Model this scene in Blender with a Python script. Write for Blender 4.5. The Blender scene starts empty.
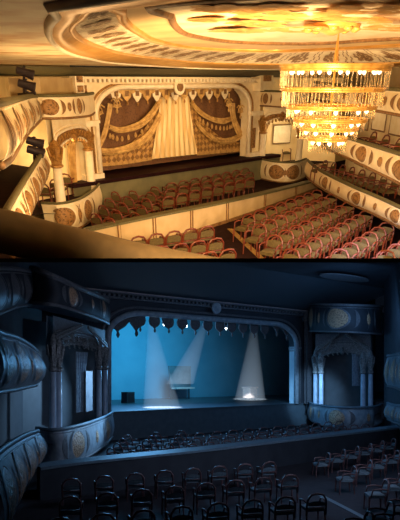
import bpy, bmesh, math, random
from mathutils import Vector, Matrix
random.seed(7)
PI = math.pi
C = bpy.context.scene.collection
F, CX, CY = 540.0, 200.0, 375.0          # focal length and principal point in pixels of a 400 x 520 frame

# ------------------------------------------------------------------ frames of the two halls
def ray(u, v): return Vector(((u-CX)/F, 1.0, (CY-v)/F))

class Hall:
    """a hall with its own axes: x along the stage, y towards the stage, z up; origin at the eye"""
    def __init__(s, vx, vz, tone):
        X = vx.normalized(); Z = vz.normalized(); Y = Z.cross(X).normalized(); Z = X.cross(Y)
        s.R = Matrix((X, Y, Z)); s.M = s.R.transposed().to_4x4(); s.tone = tone
    def atz(s, u, v, z): d = s.R @ ray(u, v); return d*(z/d.z)
    def aty(s, u, v, y): d = s.R @ ray(u, v); return d*(y/d.y)
    def att(s, u, v, t): return s.R @ (ray(u, v)*t)
    def prj(s, p):
        w = s.R.transposed() @ Vector(p); return (CX+F*w.x/w.y, CY-F*w.z/w.y, w.y)
    def zat(s, p, v):
        """height above (p.x, p.y) that is seen on picture row v"""
        lo, hi = -12.0, 12.0
        for _ in range(50):
            m = (lo+hi)/2
            if s.prj((p[0], p[1], m))[1] > v: lo = m
            else: hi = m
        return (lo+hi)/2

A = Hall(ray(790, 80), -ray(200, CY+F*F/295.0), 'golden')
B = Hall(ray(930, 375), Vector((0, 0, 1)), 'blue')

# ------------------------------------------------------------------ materials
MATS = {}
def mat(name, c1, c2=None, scale=6.0, rough=0.6, metal=0.0, emit=None, es=0.0, bump=0.0, kind='noise', lo=0.35, hi=0.65, detail=4.0, alpha=1.0, coat=0.0):
    if name in MATS: return MATS[name]
    m = bpy.data.materials.new(name); m.use_nodes = True
    nt = m.node_tree; N = nt.nodes; L = nt.links
    b = N['Principled BSDF']
    b.inputs['Roughness'].default_value = rough; b.inputs['Metallic'].default_value = metal
    if coat: b.inputs['Coat Weight'].default_value = coat
    tc = N.new('ShaderNodeTexCoord')
    fac = None
    if kind == 'noise':
        t = N.new('ShaderNodeTexNoise'); t.inputs['Scale'].default_value = scale; t.inputs['Detail'].default_value = detail
        L.new(tc.outputs['Object'], t.inputs['Vector']); fac = t.outputs['Fac']
    elif kind == 'voronoi':
        t = N.new('ShaderNodeTexVoronoi'); t.inputs['Scale'].default_value = scale; t.feature = 'F1'
        w = N.new('ShaderNodeTexNoise'); w.inputs['Scale'].default_value = scale*1.3
        mx = N.new('ShaderNodeMixRGB'); mx.inputs[0].default_value = 0.12
        L.new(tc.outputs['Object'], w.inputs['Vector']); L.new(tc.outputs['Object'], mx.inputs[1]); L.new(w.outputs['Color'], mx.inputs[2])
        L.new(mx.outputs[0], t.inputs['Vector']); fac = t.outputs['Distance']
    elif kind == 'diamond':
        mp = N.new('ShaderNodeMapping'); mp.inputs['Rotation'].default_value = (0, PI/4, 0); fl_ = N.new('ShaderNodeVectorMath'); fl_.operation = 'MULTIPLY'; fl_.inputs[1].default_value = (1, 0, 1)
        t = N.new('ShaderNodeTexChecker'); t.inputs['Scale'].default_value = scale
        L.new(tc.outputs['Object'], fl_.inputs[0]); L.new(fl_.outputs[0], mp.inputs['Vector']); L.new(mp.outputs['Vector'], t.inputs['Vector']); fac = t.outputs['Fac']
    elif kind in ('wavex', 'wavez'):
        t = N.new('ShaderNodeTexWave'); t.inputs['Scale'].default_value = scale; t.bands_direction = 'X' if kind == 'wavex' else 'Z'
        t.inputs['Distortion'].default_value = 1.5
        L.new(tc.outputs['Object'], t.inputs['Vector']); fac = t.outputs['Fac']
    r = N.new('ShaderNodeValToRGB')
    c2 = c2 or tuple(x*0.8 for x in c1)
    r.color_ramp.elements[0].position = lo; r.color_ramp.elements[0].color = (*c1, 1)
    r.color_ramp.elements[1].position = hi; r.color_ramp.elements[1].color = (*c2, 1)
    L.new(fac, r.inputs['Fac']); L.new(r.outputs['Color'], b.inputs['Base Color'])
    if bump:
        bp = N.new('ShaderNodeBump'); bp.inputs['Strength'].default_value = bump; bp.inputs['Distance'].default_value = 0.03
        L.new(fac, bp.inputs['Height']); L.new(bp.outputs['Normal'], b.inputs['Normal'])
    if emit:
        b.inputs['Emission Color'].default_value = (*emit, 1); b.inputs['Emission Strength'].default_value = es
    if alpha < 1: b.inputs['Alpha'].default_value = alpha
    MATS[name] = m
    return m

def emission(name, col, s):
    m = bpy.data.materials.new(name); m.use_nodes = True
    b = m.node_tree.nodes['Principled BSDF']; b.inputs['Base Color'].default_value = (*col, 1)
    b.inputs['Emission Color'].default_value = (*col, 1); b.inputs['Emission Strength'].default_value = s
    return m

cream   = mat('cream_plaster', (.88, .78, .56), (.80, .66, .42), 3, .55, bump=.1)
creamhi = mat('pale_plaster', (.93, .85, .68), (.85, .74, .54), 5, .5)
relief  = mat('carved_relief', (.035, .014, .005), (.36, .19, .065), 14, .5, kind='voronoi', lo=.12, hi=.55, bump=.8)
brown   = mat('brown_scroll', (.15, .07, .022), (.28, .15, .06), 14, .55, bump=.3)
gilt    = mat('gilt_carving', (.50, .28, .08), (.26, .12, .03), 16, .38, .35, bump=.6)
goldm   = mat('gold_moulding', (.74, .42, .12), (.58, .30, .07), 3, .35, .3)
railg   = mat('green_velvet_rail', (.13, .12, .05), (.09, .08, .035), 20, .7)
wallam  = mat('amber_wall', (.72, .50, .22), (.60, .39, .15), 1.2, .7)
wallgl  = mat('box_wall', (.92, .76, .46), (.85, .66, .36), 2, .7)
pitgr   = mat('green_pit_wall', (.17, .16, .085), (.13, .125, .07), 2, .7)
floord  = mat('dark_carpet', (.030, .014, .014), (.02, .009, .01), 5, .9)
stagefl = mat('stage_boards', (.022, .007, .009), (.015, .005, .006), 6, .6)
redw    = mat('red_lacquered_wood', (.17, .032, .014), (.11, .02, .009), 18, .38)
greens  = mat('green_upholstery', (.11, .08, .025), (.075, .052, .016), 22, .75)
lattice = mat('lattice_ceiling', (.15, .145, .075), (.075, .07, .035), 5.5, .7, kind='wavex', lo=.2, hi=.8)
blackm  = mat('black_metal', (.018, .012, .016), (.03, .02, .025), 20, .45)
slabm   = mat('dark_concrete', (.006, .006, .008), (.004, .004, .006), 4, .9)
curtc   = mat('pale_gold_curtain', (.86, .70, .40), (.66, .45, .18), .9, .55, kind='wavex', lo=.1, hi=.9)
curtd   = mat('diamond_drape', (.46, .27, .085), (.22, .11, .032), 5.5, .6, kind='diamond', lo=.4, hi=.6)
curtp   = mat('plum_damask', (.09, .035, .022), (.17, .08, .035), 14, .75, kind='voronoi', lo=.1, hi=.5)
swagm   = mat('gold_swag', (.70, .47, .18), (.40, .23, .07), 5, .5, bump=.4)
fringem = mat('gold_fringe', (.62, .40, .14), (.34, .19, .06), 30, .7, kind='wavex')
ceilp   = mat('painted_ceiling', (.88, .74, .48), (.55, .27, .07), 1.6, .6, lo=.44, hi=.68, detail=3)
friezem = mat('frieze_ground', (.90, .80, .62), (.78, .66, .46), 2, .6)
florald = mat('brown_florals', (.16, .08, .03), (.36, .2, .08), 18, .6)
floralo = mat('orange_florals', (.74, .44, .12), (.58, .30, .07), 8, .6)
stripe  = mat('gold_aisle_edge', (.40, .25, .08), (.32, .19, .05), 6, .6)
prail   = mat('olive_padding', (.085, .057, .023), (.065, .043, .017), 4, .8)

for m_ in (stagefl, floord): m_.node_tree.nodes['Principled BSDF'].inputs['Specular IOR Level'].default_value = .05
b_wall  = mat('night_plaster', (.30, .36, .42), (.20, .25, .31), 3, .5, bump=.1)  # night copies of the hall materials, blue light put into their colours
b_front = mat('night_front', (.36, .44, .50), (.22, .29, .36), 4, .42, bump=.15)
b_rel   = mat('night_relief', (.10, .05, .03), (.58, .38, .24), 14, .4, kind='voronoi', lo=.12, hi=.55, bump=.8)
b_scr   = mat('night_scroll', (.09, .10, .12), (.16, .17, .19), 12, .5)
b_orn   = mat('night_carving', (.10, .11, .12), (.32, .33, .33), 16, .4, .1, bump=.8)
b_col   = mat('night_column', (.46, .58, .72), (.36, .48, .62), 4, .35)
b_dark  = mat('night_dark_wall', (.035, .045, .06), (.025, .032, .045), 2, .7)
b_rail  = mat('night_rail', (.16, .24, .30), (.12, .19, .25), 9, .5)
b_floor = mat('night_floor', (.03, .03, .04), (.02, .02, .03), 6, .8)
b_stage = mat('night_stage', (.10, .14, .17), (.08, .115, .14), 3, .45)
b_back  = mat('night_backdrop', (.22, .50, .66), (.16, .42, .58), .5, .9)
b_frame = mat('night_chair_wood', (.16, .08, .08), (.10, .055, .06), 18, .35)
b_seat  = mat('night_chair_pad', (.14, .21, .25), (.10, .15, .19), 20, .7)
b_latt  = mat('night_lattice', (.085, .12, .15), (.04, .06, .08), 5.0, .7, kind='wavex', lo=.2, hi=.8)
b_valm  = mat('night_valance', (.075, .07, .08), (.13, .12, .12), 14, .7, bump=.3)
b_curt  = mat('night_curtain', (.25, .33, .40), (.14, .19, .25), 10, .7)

# ------------------------------------------------------------------ mesh building
class MB:
    def __init__(s): s.v = []; s.f = []
    def add(s, vs, fs):
        o = len(s.v); s.v += [Vector(p) for p in vs]; s.f += [tuple(i+o for i in q) for q in fs]; return s
    def box(s, c, d, rz=0.0, taper=1.0):
        c = Vector(c); hx, hy, hz = d[0]/2, d[1]/2, d[2]/2; r = Matrix.Rotation(rz, 3, 'Z')
        vs = [c + r @ Vector((sx*hx*(taper if sz > 0 else 1), sy*hy*(taper if sz > 0 else 1), sz*hz)) for sz in (-1, 1) for sx, sy in ((-1, -1), (1, -1), (1, 1), (-1, 1))]
        return s.add(vs, [(3, 2, 1, 0), (4, 5, 6, 7), (0, 1, 5, 4), (1, 2, 6, 5), (2, 3, 7, 6), (3, 0, 4, 7)])
    def tube(s, pts, r, n=6, closed=False, cap=True):
        pts = [Vector(p) for p in pts]; m = len(pts); rs = r if isinstance(r, (list, tuple)) else [r]*m; vs = []
        up = None
        for i, p in enumerate(pts):
            a = pts[(i-1) % m] if (closed or i > 0) else p; b = pts[(i+1) % m] if (closed or i < m-1) else p
            t = (b-a)
            t = t.normalized() if t.length > 1e-9 else Vector((0, 0, 1))
            if up is None: up = Vector((0, 0, 1)) if abs(t.z) < .9 else Vector((1, 0, 0))
            x = t.cross(up)
            if x.length < 1e-6: x = t.cross(Vector((1, 0.3, 0)))
            x.normalize(); y = x.cross(t).normalized(); up = y
            for k in range(n):
                an = 2*PI*k/n; vs.append(p + x*(math.cos(an)*rs[i]) + y*(math.sin(an)*rs[i]))
        fs = []
        for i in range(m if closed else m-1):
            j = (i+1) % m
            for k in range(n): fs.append((i*n+k, i*n+(k+1) % n, j*n+(k+1) % n, j*n+k))
        if cap and not closed: fs += [tuple(range(n))[::-1], tuple((m-1)*n+k for k in range(n))]
        return s.add(vs, fs)
    def lathe(s, c, prof, n=12, sx=1, sy=1):
        c = Vector(c); m = len(prof); vs = []
        for r, z in prof:
            for k in range(n): vs.append(c+Vector((math.cos(2*PI*k/n)*r*sx, math.sin(2*PI*k/n)*r*sy, z)))
        fs = [(i*n+k, i*n+(k+1) % n, (i+1)*n+(k+1) % n, (i+1)*n+k) for i in range(m-1) for k in range(n)]
        fs += [tuple(range(n))[::-1], tuple((m-1)*n+k for k in range(n))]
        return s.add(vs, fs)
    def grid(s, fn, nu, nv, closed=False):
        vs = [fn(i/nu, j/nv) for i in range(nu+(0 if closed else 1)) for j in range(nv+1)]
        w = nv+1; tot = nu if closed else nu+1
        fs = [(i*w+j, ((i+1) % tot)*w+j, ((i+1) % tot)*w+j+1, i*w+j+1) for i in range(nu) for j in range(nv)]
        return s.add(vs, fs)
    def poly(s, pts): return s.add(pts, [tuple(range(len(pts)))])
    def prism(s, pts, d):
        """polygon pushed along d"""
        n = len(pts); d = Vector(d); q = [Vector(p) for p in pts]
        return s.add(q+[p+d for p in q], [tuple(range(n))[::-1], tuple(range(n, 2*n))]+[(i, (i+1) % n, n+(i+1) % n, n+i) for i in range(n)])
    def build(s, name, m, parent=None, hall=None, origin=(0, 0, 0), smooth=False, props=None, clip=None):
        me = bpy.data.meshes.new(name); o3 = Vector(origin)
        me.from_pydata([tuple(p-o3) for p in s.v], [], s.f); me.update()
        bm = bmesh.new(); bm.from_mesh(me)
        bmesh.ops.recalc_face_normals(bm, faces=bm.faces)
        if clip is not None:
            bmesh.ops.bisect_plane(bm, geom=bm.verts[:]+bm.edges[:]+bm.faces[:], plane_co=Vector(clip[0])-o3, plane_no=clip[1], clear_inner=True)
        for f in bm.faces: f.smooth = smooth
        bm.to_mesh(me); bm.free()
        o = bpy.data.objects.new(name, me); me.materials.append(m); C.objects.link(o)
        if parent: o.parent = parent
        elif hall: o.matrix_world = hall.M @ Matrix.Translation(o3)
        if props:
            for k, v in props.items(): o[k] = v
        return o

def thing(hall, name, label, cat, loc=(0, 0, 0), rz=0.0, group=None):
    o = bpy.data.objects.new(name, None); o.empty_display_size = .2; C.objects.link(o)
    o.matrix_world = hall.M @ Matrix.Translation(Vector(loc)) @ Matrix.Rotation(rz, 4, 'Z')
    o['label'] = label; o['category'] = cat
    if group: o['group'] = group
    return o
def tag(o, label, cat, group=None, kind=None):
    o['label'] = label; o['category'] = cat
    if group: o['group'] = group
    if kind: o['kind'] = kind
    return o
ST = {'kind': 'structure'}
def struct(hall, name, mb, m, label=None, cat=None, **k):
    o = mb.build(name, m, None, hall, **k); o['kind'] = 'structure'
    if label: o['label'] = label; o['category'] = cat
    return o
def dup(root, hall, loc, rz, label):
    r = root.copy(); C.objects.link(r)
    r.matrix_world = hall.M @ Matrix.Translation(Vector(loc)) @ Matrix.Rotation(rz, 4, 'Z'); r['label'] = label
    for ch in list(root.children):
        c = ch.copy(); C.objects.link(c); c.parent = r
        for g in list(ch.children):
            d = g.copy(); C.objects.link(d); d.parent = c
    return r
ORD = ['first', 'second', 'third', 'fourth', 'fifth', 'sixth', 'seventh', 'eighth', 'ninth', 'tenth', 'eleventh', 'twelfth', 'thirteenth', 'fourteenth', 'fifteenth', 'sixteenth', 'seventeenth', 'eighteenth']

def spline(pts, n=8, closed=False):
    pts = [Vector(p) for p in pts]; m = len(pts); out = []
    for i in range(m if closed else m-1):
        g = (lambda k: pts[k % m]) if closed else (lambda k: pts[max(0, min(m-1, k))])
        p0, p1, p2, p3 = g(i-1), g(i), g(i+1), g(i+2)
        for k in range(n):
            t = k/n
            out.append(.5*((2*p1)+(p2-p0)*t+(2*p0-5*p1+4*p2-p3)*t*t+(3*p1-p0-3*p2+p3)*t**3))
    if not closed: out.append(pts[-1])
    return out

# ------------------------------------------------------------------ bowed, ornamented fronts (balconies and boxes)
class Front:
    """a bowed vertical front following pts = (x, y, z_bottom, z_top)"""
    def __init__(s, pts, centre, bulge=.12, n=8):
        s.p = spline([Vector((q[0], q[1], 0)) for q in pts], n); zz = spline([Vector((q[2], q[3], 0)) for q in pts], n)
        s.zb = [z.x for z in zz]; s.zt = [z.y for z in zz]; s.c = Vector((centre[0], centre[1], 0)); s.b = bulge
        s.d = [0.0]
        for a, b in zip(s.p, s.p[1:]): s.d.append(s.d[-1]+(b-a).length)
        s.L = s.d[-1]
    def at(s, q, t, off=0.0):
        q = max(0, min(s.L, q)); i = 0
        while i < len(s.d)-2 and s.d[i+1] < q: i += 1
        w = (q-s.d[i])/max(1e-9, s.d[i+1]-s.d[i]); p = s.p[i].lerp(s.p[i+1], w)
        zb = s.zb[i]+(s.zb[i+1]-s.zb[i])*w; zt = s.zt[i]+(s.zt[i+1]-s.zt[i])*w
        j0, j1 = max(0, i-1), min(len(s.p)-1, i+2); tg = (s.p[j1]-s.p[j0]).normalized(); nr = Vector((tg.y, -tg.x, 0))
        if nr.dot(s.c-p) < 0: nr = -nr
        o = s.b*math.sin(PI*min(1, max(0, t))**.8)+off
        return Vector((p.x+nr.x*o, p.y+nr.y*o, zb+(zt-zb)*t))
    def hgt(s, q):
        return (s.at(q, 1)-s.at(q, 0)).length
    def panel(s, nu=40): return MB().grid(lambda a, b: s.at(a*s.L, b), nu, 8)
    def band(s, t, r, off=.03, n=40): return MB().tube([s.at(k/n*s.L, t, off) for k in range(n+1)], r, 6)
    def ellipse(s, q, w, h, off=.02, t0=.5, ring=None, n=20):
        hh = s.hgt(q)
        f = lambda a, r: s.at(q+math.cos(a)*w/2*r, t0+math.sin(a)*h/hh/2*r, off+.03*(1-r*r) if ring is None else off)
        m = MB()
        if ring: return m.grid(lambda a, b: f(a*2*PI, 1+(ring-1)*b), n, 1, closed=True)
        return m.grid(lambda a, b: f(a*2*PI, .02+.98*b), n, 4, closed=True)
    def crescent(s, q, side, w, h, thick, off=.02, n=10):
        hh = s.hgt(q)
        def f(a, b):
            an = (a-.5)*PI*.95; r = 1-b*thick*math.cos(an)
            return s.at(q+side*(math.cos(an)*w*r-w*.55), .5+math.sin(an)*h/hh/2, off)
        return MB().grid(f, n, 1)

def front_thing(hall, name, label, cat, pts, centre, mats, bays, bulge=.12, mw=.62, group=None, capr=.05, q0=.0, q1=1.0, scrolls=True, origin=None, hall_us=None, wl=.92):
    """a parapet with its rail, base moulding, oval medallions, oval frames and scrolls"""
    fm, rm, bm_, med, scr, ringm = mats
    fr = Front(pts, centre, bulge); o = Vector((pts[0][0], pts[0][1], pts[0][2]))
    t = origin or thing(hall, name, label, cat, o, 0, group)
    if origin is not None: o = Vector(t['o'])
    p = fr.panel().build('front_panel', fm, t, origin=o, smooth=True)
    fr.band(1.0, capr, .02).build('rail', rm, t, origin=o, smooth=True)
    fr.band(.0, capr*.8, .02).build('base_moulding', bm_, t, origin=o, smooth=True)
    fr.band(.9, capr*.35, .01).build('bead_moulding', ringm, t, origin=o, smooth=True)
    step = fr.L*(q1-q0)/bays
    qs = [fr.L*q0+(k+.5)*step for k in range(bays)]
    if hall_us: qs = [min((abs(hall.prj(fr.at(fr.L*k/200, .5, bulge))[0]-u), fr.L*k/200) for k in range(201))[1] for u in hall_us]
    for k in range(bays):
        q = qs[k]; h = fr.hgt(q); w = min(step*mw, h*wl)
        e = fr.ellipse(q, w, h*.74, .015).build('medallion', med, t, origin=o, smooth=True)
        fr.ellipse(q, w*1.0, h*.72, .035, ring=1.16).build('oval_frame', ringm, t, origin=o)
        if scrolls:
            for sd in (-1, 1):
                fr.crescent(q+sd*(w*.5*1.25+min(step*.10, w*.16)), sd, step*.11, h*.70, .55, .02).build('scroll', scr, t, origin=o)
    if scrolls:
        for k in range(bays+1):
            q = fr.L*q0+k*step
            if hall_us: q = (qs[k-1]+qs[k])/2 if 0 < k < bays else -9
            if .06 < q < fr.L-.06:
                h = fr.hgt(q); fr.ellipse(q, step*.09, h*.42, .02, n=8).build('leaf_boss', med, t, origin=o)
                fr.crescent(q, 1, step*.05, h*.8, .5, .02, 8).build('scroll', ringm, t, origin=o)
    return t

# ------------------------------------------------------------------ dividing deck between the halls
SL = (CY-260.3)/F                                     # slope of the sloping deck, its near edge at eye level
def deckz(y): return SL*y
Y0 = 5.0
th = .038
m = MB().box((0, 0, 0), (1, 1, 1)); m.v = []; m.f = []
x0, x1, y0, y1 = -30, 60, Y0, 75
m.add([(x0, y0, deckz(y0)-th/2), (x1, y0, deckz(y0)-th/2), (x1, y1, deckz(y1)-th/2), (x0, y1, deckz(y1)-th/2),
       (x0, y0, deckz(y0)+th/2), (x1, y0, deckz(y0)+th/2), (x1, y1, deckz(y1)+th/2), (x0, y1, deckz(y1)+th/2)],
      [(3, 2, 1, 0), (4, 5, 6, 7), (0, 1, 5, 4), (1, 2, 6, 5), (2, 3, 7, 6), (3, 0, 4, 7)])
deck = m.build('trim_1', slabm); deck['kind'] = 'structure'
# plane of the deck expressed in hall axes (for trimming floors, walls and ceilings where they meet it)
def deckclip(hall, up):
    n = hall.R @ Vector((0, -SL, 1)).normalized()
    c = hall.R @ Vector((0, 0, (th/2+.002) if up else -(th/2+.002)))
    return (c, n if up else -n)

# ------------------------------------------------------------------ armchairs
def chair_proto(hall, fm, sm, detailed=True):
    t = thing(hall, 'theatre_armchair', '', 'chair')
    n = 6 if detailed else 5
    W, D, SH, BH = .235, .225, .43, .82
    pz = (.50, .66) if hall is A else (.52, .60)
    MB().grid(lambda a, b: Vector(((a-.5)*2*W*.92, (b-.5)*2*D*.96, SH+.05*(1-(2*a-1)**4)*(1-(2*b-1)**4)+.02)), 6, 6).box((0, 0, SH-.02), (2*W*.9, 2*D*.94, .07)).build('seat', sm, t)
    back = [(-W, -D, .30), (-W*1.02, -D-.03, .52), (-W*.96, -D-.06, .68), (-W*.62, -D-.085, .79), (0, -D-.095, BH), (W*.62, -D-.085, .79), (W*.96, -D-.06, .68), (W*1.02, -D-.03, .52), (W, -D, .30)]
    MB().tube(back, .027, n).tube([(-W, -D-.03, pz[0]-.04), (W, -D-.03, pz[0]-.04)], .018, n).build('back_frame', fm, t, smooth=True)
    dz = pz[1]-pz[0]
    MB().grid(lambda a, b: Vector(((a-.5)*2*W*.88, -D-.055-.03*b-.015*math.sin(PI*a), pz[0]+dz*b+.03*b*math.sin(PI*a))), 5, 3).grid(lambda a, b: Vector(((a-.5)*2*W*.88, -D-.015-.03*b+.015*math.sin(PI*a), pz[0]+dz*b+.03*b*math.sin(PI*a))), 5, 3).build('backrest', sm, t)
    for sx in (-1, 1):
        MB().tube([(sx*W*1.02, -D-.03, .60), (sx*W*1.1, -.05, .63), (sx*W*1.1, D*.55, .61), (sx*W*1.02, D*.75, .43)], .022, n).build('armrest', fm, t, smooth=True)
        for sy in (-1, 1):
            MB().tube([(sx*W*.95, sy*D*.9, SH), (sx*W*(1.0), sy*D*(1.0), 0)], [.026, .018], n).build('leg', fm, t)
    return t
chairA = chair_proto(A, redw, greens); chairB = chair_proto(B, b_frame, b_seat)
used = {'golden': False, 'blue': False}
def put_chair(hall, loc, rz, label, group):
    pr = chairA if hall is A else chairB
    if not used[hall.tone]:
        used[hall.tone] = True; r = pr
        r.matrix_world = hall.M @ Matrix.Translation(Vector(loc)) @ Matrix.Rotation(rz, 4, 'Z'); r['label'] = label
    else: r = dup(pr, hall, loc, rz, label)
    r['group'] = group
    return r
def rows(hall, x0, y0, dx, dy, nx, ny, z, lab, group, rz=0.0, skew=0.0, jit=.03, limit=None, slope=0.0):
    for j in range(ny):
        n = nx[j] if isinstance(nx, (list, tuple)) else nx
        for i in range(n):
            c, s_ = math.cos(rz), math.sin(rz)
            lx, ly = i*dx+j*skew, -j*dy
            p = Vector((x0+c*lx-s_*ly, y0+s_*lx+c*ly+slope*i, z))
            p.x += random.uniform(-jit, jit); p.y += random.uniform(-jit, jit)
            u, v, t = hall.prj(p+Vector((0, 0, .5)))
            if u < -12 or u > 412: continue
            if hall is A and hall.prj(p+Vector((0, 0, .95)))[1] > 258: continue
            if hall is A:
                w = hall.M @ p
                if w.z < deckz(w.y)+th: continue
            if v > 540: continue
            if limit and not limit(p): continue
            put_chair(hall, p, rz+random.uniform(-.06, .06), lab(j, i, ny, n), group)

def trim_to_deck(root):
    """cut a chair of the front row off where it would pass through the sloping deck"""
    bpy.context.view_layer.update()
    W = root.matrix_world; Wi = W.inverted()
    co = Wi @ Vector((0, 0, th/2+.002)); no = (Wi.to_3x3() @ Vector((0, -SL, 1))).normalized()
    for ch in list(root.children):
        me = ch.data.copy(); bm = bmesh.new(); bm.from_mesh(me)
        bmesh.ops.bisect_plane(bm, geom=bm.verts[:]+bm.edges[:]+bm.faces[:], plane_co=co, plane_no=no, clear_inner=True)
        n = len(bm.verts); bm.to_mesh(me); bm.free()
        if n == 0: bpy.data.objects.remove(ch)
        else: ch.data = me

def chair_line(hall, a, b, n, zf, rz, lab, group, skip=()):
    """n chairs on a straight line whose first and last back tops are seen at a and b"""
    p = hall.atz(*a, zf+.82); q = hall.atz(*b, zf+.82)
    if rz == 'along': d = p-q; rz = math.atan2(-d.x, d.y)
    elif rz == 'away': d = q-p; rz = math.atan2(-d.x, d.y)
    for i in range(n):
        if i in skip: continue
        c = p.lerp(q, i/max(1, n-1)); c.z = zf
        r = rz+random.uniform(-.06, .06); c.x -= math.sin(r)*.345; c.y += math.cos(r)*.345
        if hall is A and hall.prj((c.x, c.y, zf+.82))[1] > 257: continue
        o = put_chair(hall, c, r, lab(i), group)
        if hall is A:
            w = [hall.M @ (c+Vector((sx*.33, sy*.36, 0))) for sx in (-1, 1) for sy in (-1, 1)]
            if min(q.z-deckz(q.y) for q in w) < th/2+.01: trim_to_deck(o)

# ------------------------------------------------------------------ boxes beside the stage
def capital(m, x, y, z0, z1, r):
    h = z1-z0
    m.lathe((x, y, z0), [(r*1.0, 0), (r*1.5, h*.04), (r*1.5, h*.1), (r*1.15, h*.14), (r*1.25, h*.25), (r*1.6, h*.40), (r*1.2, h*.5), (r*1.35, h*.62), (r*1.55, h*.74), (r*1.0, h*.84), (r*.75, h*.92), (r*.35, h)], 10)
    for k in range(6):                                  # curling leaves
        a = 2*PI*k/6; d = Vector((math.cos(a), math.sin(a), 0))
        b = Vector((x, y, z0))
        m.tube([b+d*r*1.2+Vector((0, 0, h*.3)), b+d*r*1.7+Vector((0, 0, h*.6)), b+d*r*1.95+Vector((0, 0, h*.72)), b+d*r*1.75+Vector((0, 0, h*.62))], [r*.3, r*.28, r*.2, r*.1], 5)

def box_arch(t, o, P, Q, zs, zp, zt, th_, wall, mould, orn, gable=False, towards=None, lift=.45):
    """arch carried by the columns: spandrel wall, arch moulding, carved lunette rim, crest"""
    P = Vector((P[0], P[1], 0)); Q = Vector((Q[0], Q[1], 0)); d = (Q-P); nrm = Vector((d.y, -d.x, 0)).normalized()
    if towards is not None and nrm.dot(Vector((towards[0], towards[1], 0))-P) < 0: nrm = -nrm
    az = lambda s: zs+(zp-zs)*math.sqrt(max(0, 1-(2*s-1)**2))
    def pt(s, z, off): q = P+d*s+nrm*off; return Vector((q.x, q.y, z))
    m = MB()
    for off in (.0, -th_): m.grid(lambda a, b: pt(a, az(a)+(zt-az(a))*b, off), 24, 2)
    m.grid(lambda a, b: pt(a, az(a), -th_*b), 24, 1)
    ar = m.build('arch', wall, t, origin=o)
    n = 24
    bz = lambda q: az(q)+(zt-az(q))*lift                 # outer line of the arch ring
    MB().tube([pt(k/n, az(k/n)+.0, .04) for k in range(n+1)], .035, 6).tube([pt(k/n, bz(k/n), .04) for k in range(n+1)], .05, 6).tube([pt(k/n, bz(k/n)+.12, .02) for k in range(n+1)], .025, 6).build('arch_moulding', mould, ar, origin=o, smooth=True)
    MB().grid(lambda a, b: pt(a, az(a)+(bz(a)-az(a))*b, .015), 24, 2).build('arch_carving', relief if orn is gilt else b_orn, ar, origin=o)
    mo = MB(); k = 11
    for i in range(k):                                   # scrollwork round the arch ring
        q0 = .06+.88*i/(k-1); h = (bz(q0)-az(q0))*.3; z = (az(q0)+bz(q0))/2; w = .035
        mo.tube([pt(q0+w*math.cos(2*PI*q/8), z+h*math.sin(2*PI*q/8), .04) for q in range(8)], .022, 5, closed=True)
        mo.tube([pt(q0, az(q0)-.0, .03), pt(q0, az(q0)-.10, .03), pt(q0+.02, az(q0)-.16, .03)], [.05, .045, .015], 5)
    mo.build('arch_scrollwork', orn, ar, origin=o)
    c = MB(); L = d.length
    c.lathe(pt(.5, zp-.02, .08), [(.06, -.12), (.12, -.05), (.14, .05), (.09, .15), (.13, .2), (.04, .32)], 8)
    for sd in (-1, 1):
        c.tube([pt(.5+sd*.04, zp+.05, .07), pt(.5+sd*.10, zp+.12, .07), pt(.5+sd*.16, zp+.02, .07), pt(.5+sd*.11, zp-.03, .07)], [.05, .04, .03, .02], 5)
    c.build('crest', orn, ar, origin=o)
    if gable:
        zg = zs+(zt-zs)*.42
        g = MB()
        for sd in (0, 1):
            s0, s1 = (.0, .44) if sd == 0 else (1.0, .56)
            for dz, r in ((0, .06), (.14, .04)):
                g.tube([pt(s0, zg+dz, .1), pt(s1, zt-.12+dz*.6, .1)], r, 6)
            g.tube([pt(s0+(s1-s0)*.2, zg+.02, .1), pt(s0+(s1-s0)*.5, zg+.12, .11), pt(s0+(s1-s0)*.8, zt-.24, .1)], .05, 5)
        g.build('gable_moulding', orn, ar, origin=o)
    return ar

def drape(P, top, bot, w, d, folds=5):
    """a hanging curtain gathered to one side; P base point, d horizontal direction"""
    P = Vector(P); d = Vector((d[0], d[1], 0)).normalized(); n = Vector((d.y, -d.x, 0))
    def f(a, b):
        g = (1-b)                                        # b = 0 top
        wid = w*(.35+.65*(g if g > .45 else .45-(.45-g)*.2))
        q = P+d*(wid*(a))+n*(.05*math.sin(a*folds*2*PI))
        return Vector((q.x, q.y, top+(bot-top)*b))
    return MB().grid(f, folds*6, 8)

# ================================================================== THE GOLDEN HALL (upper)
ZF = -4.6                                              # stalls and pit floor
CA = (15, 11)                                          # middle of the golden hall
MA = (cream, railg, brown, relief, brown, creamhi)
clipA = deckclip(A, True)

# floor, stage, barrier
fl = MB().grid(lambda a, b: Vector((4+32*a, 3+17*b, ZF)), 2, 2)
struct(A, 'floor', fl, floord, clip=clipA)
YS = 18.4; ZS = -3.5
m = MB().grid(lambda a, b: Vector((12.2+13.2*a, YS, ZF+(ZS-ZF-.02)*b)), 1, 1)
struct(A, 'trim_2', m, pitgr, 'green painted front wall of the golden stage above the pit seats', 'stage front')
m = MB().box((18.8, YS+1.2, ZS-.06), (13.2, 2.5, .14))
struct(A, 'floor', m, stagefl, 'dark stage apron below the gold curtain', 'stage floor')

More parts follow.
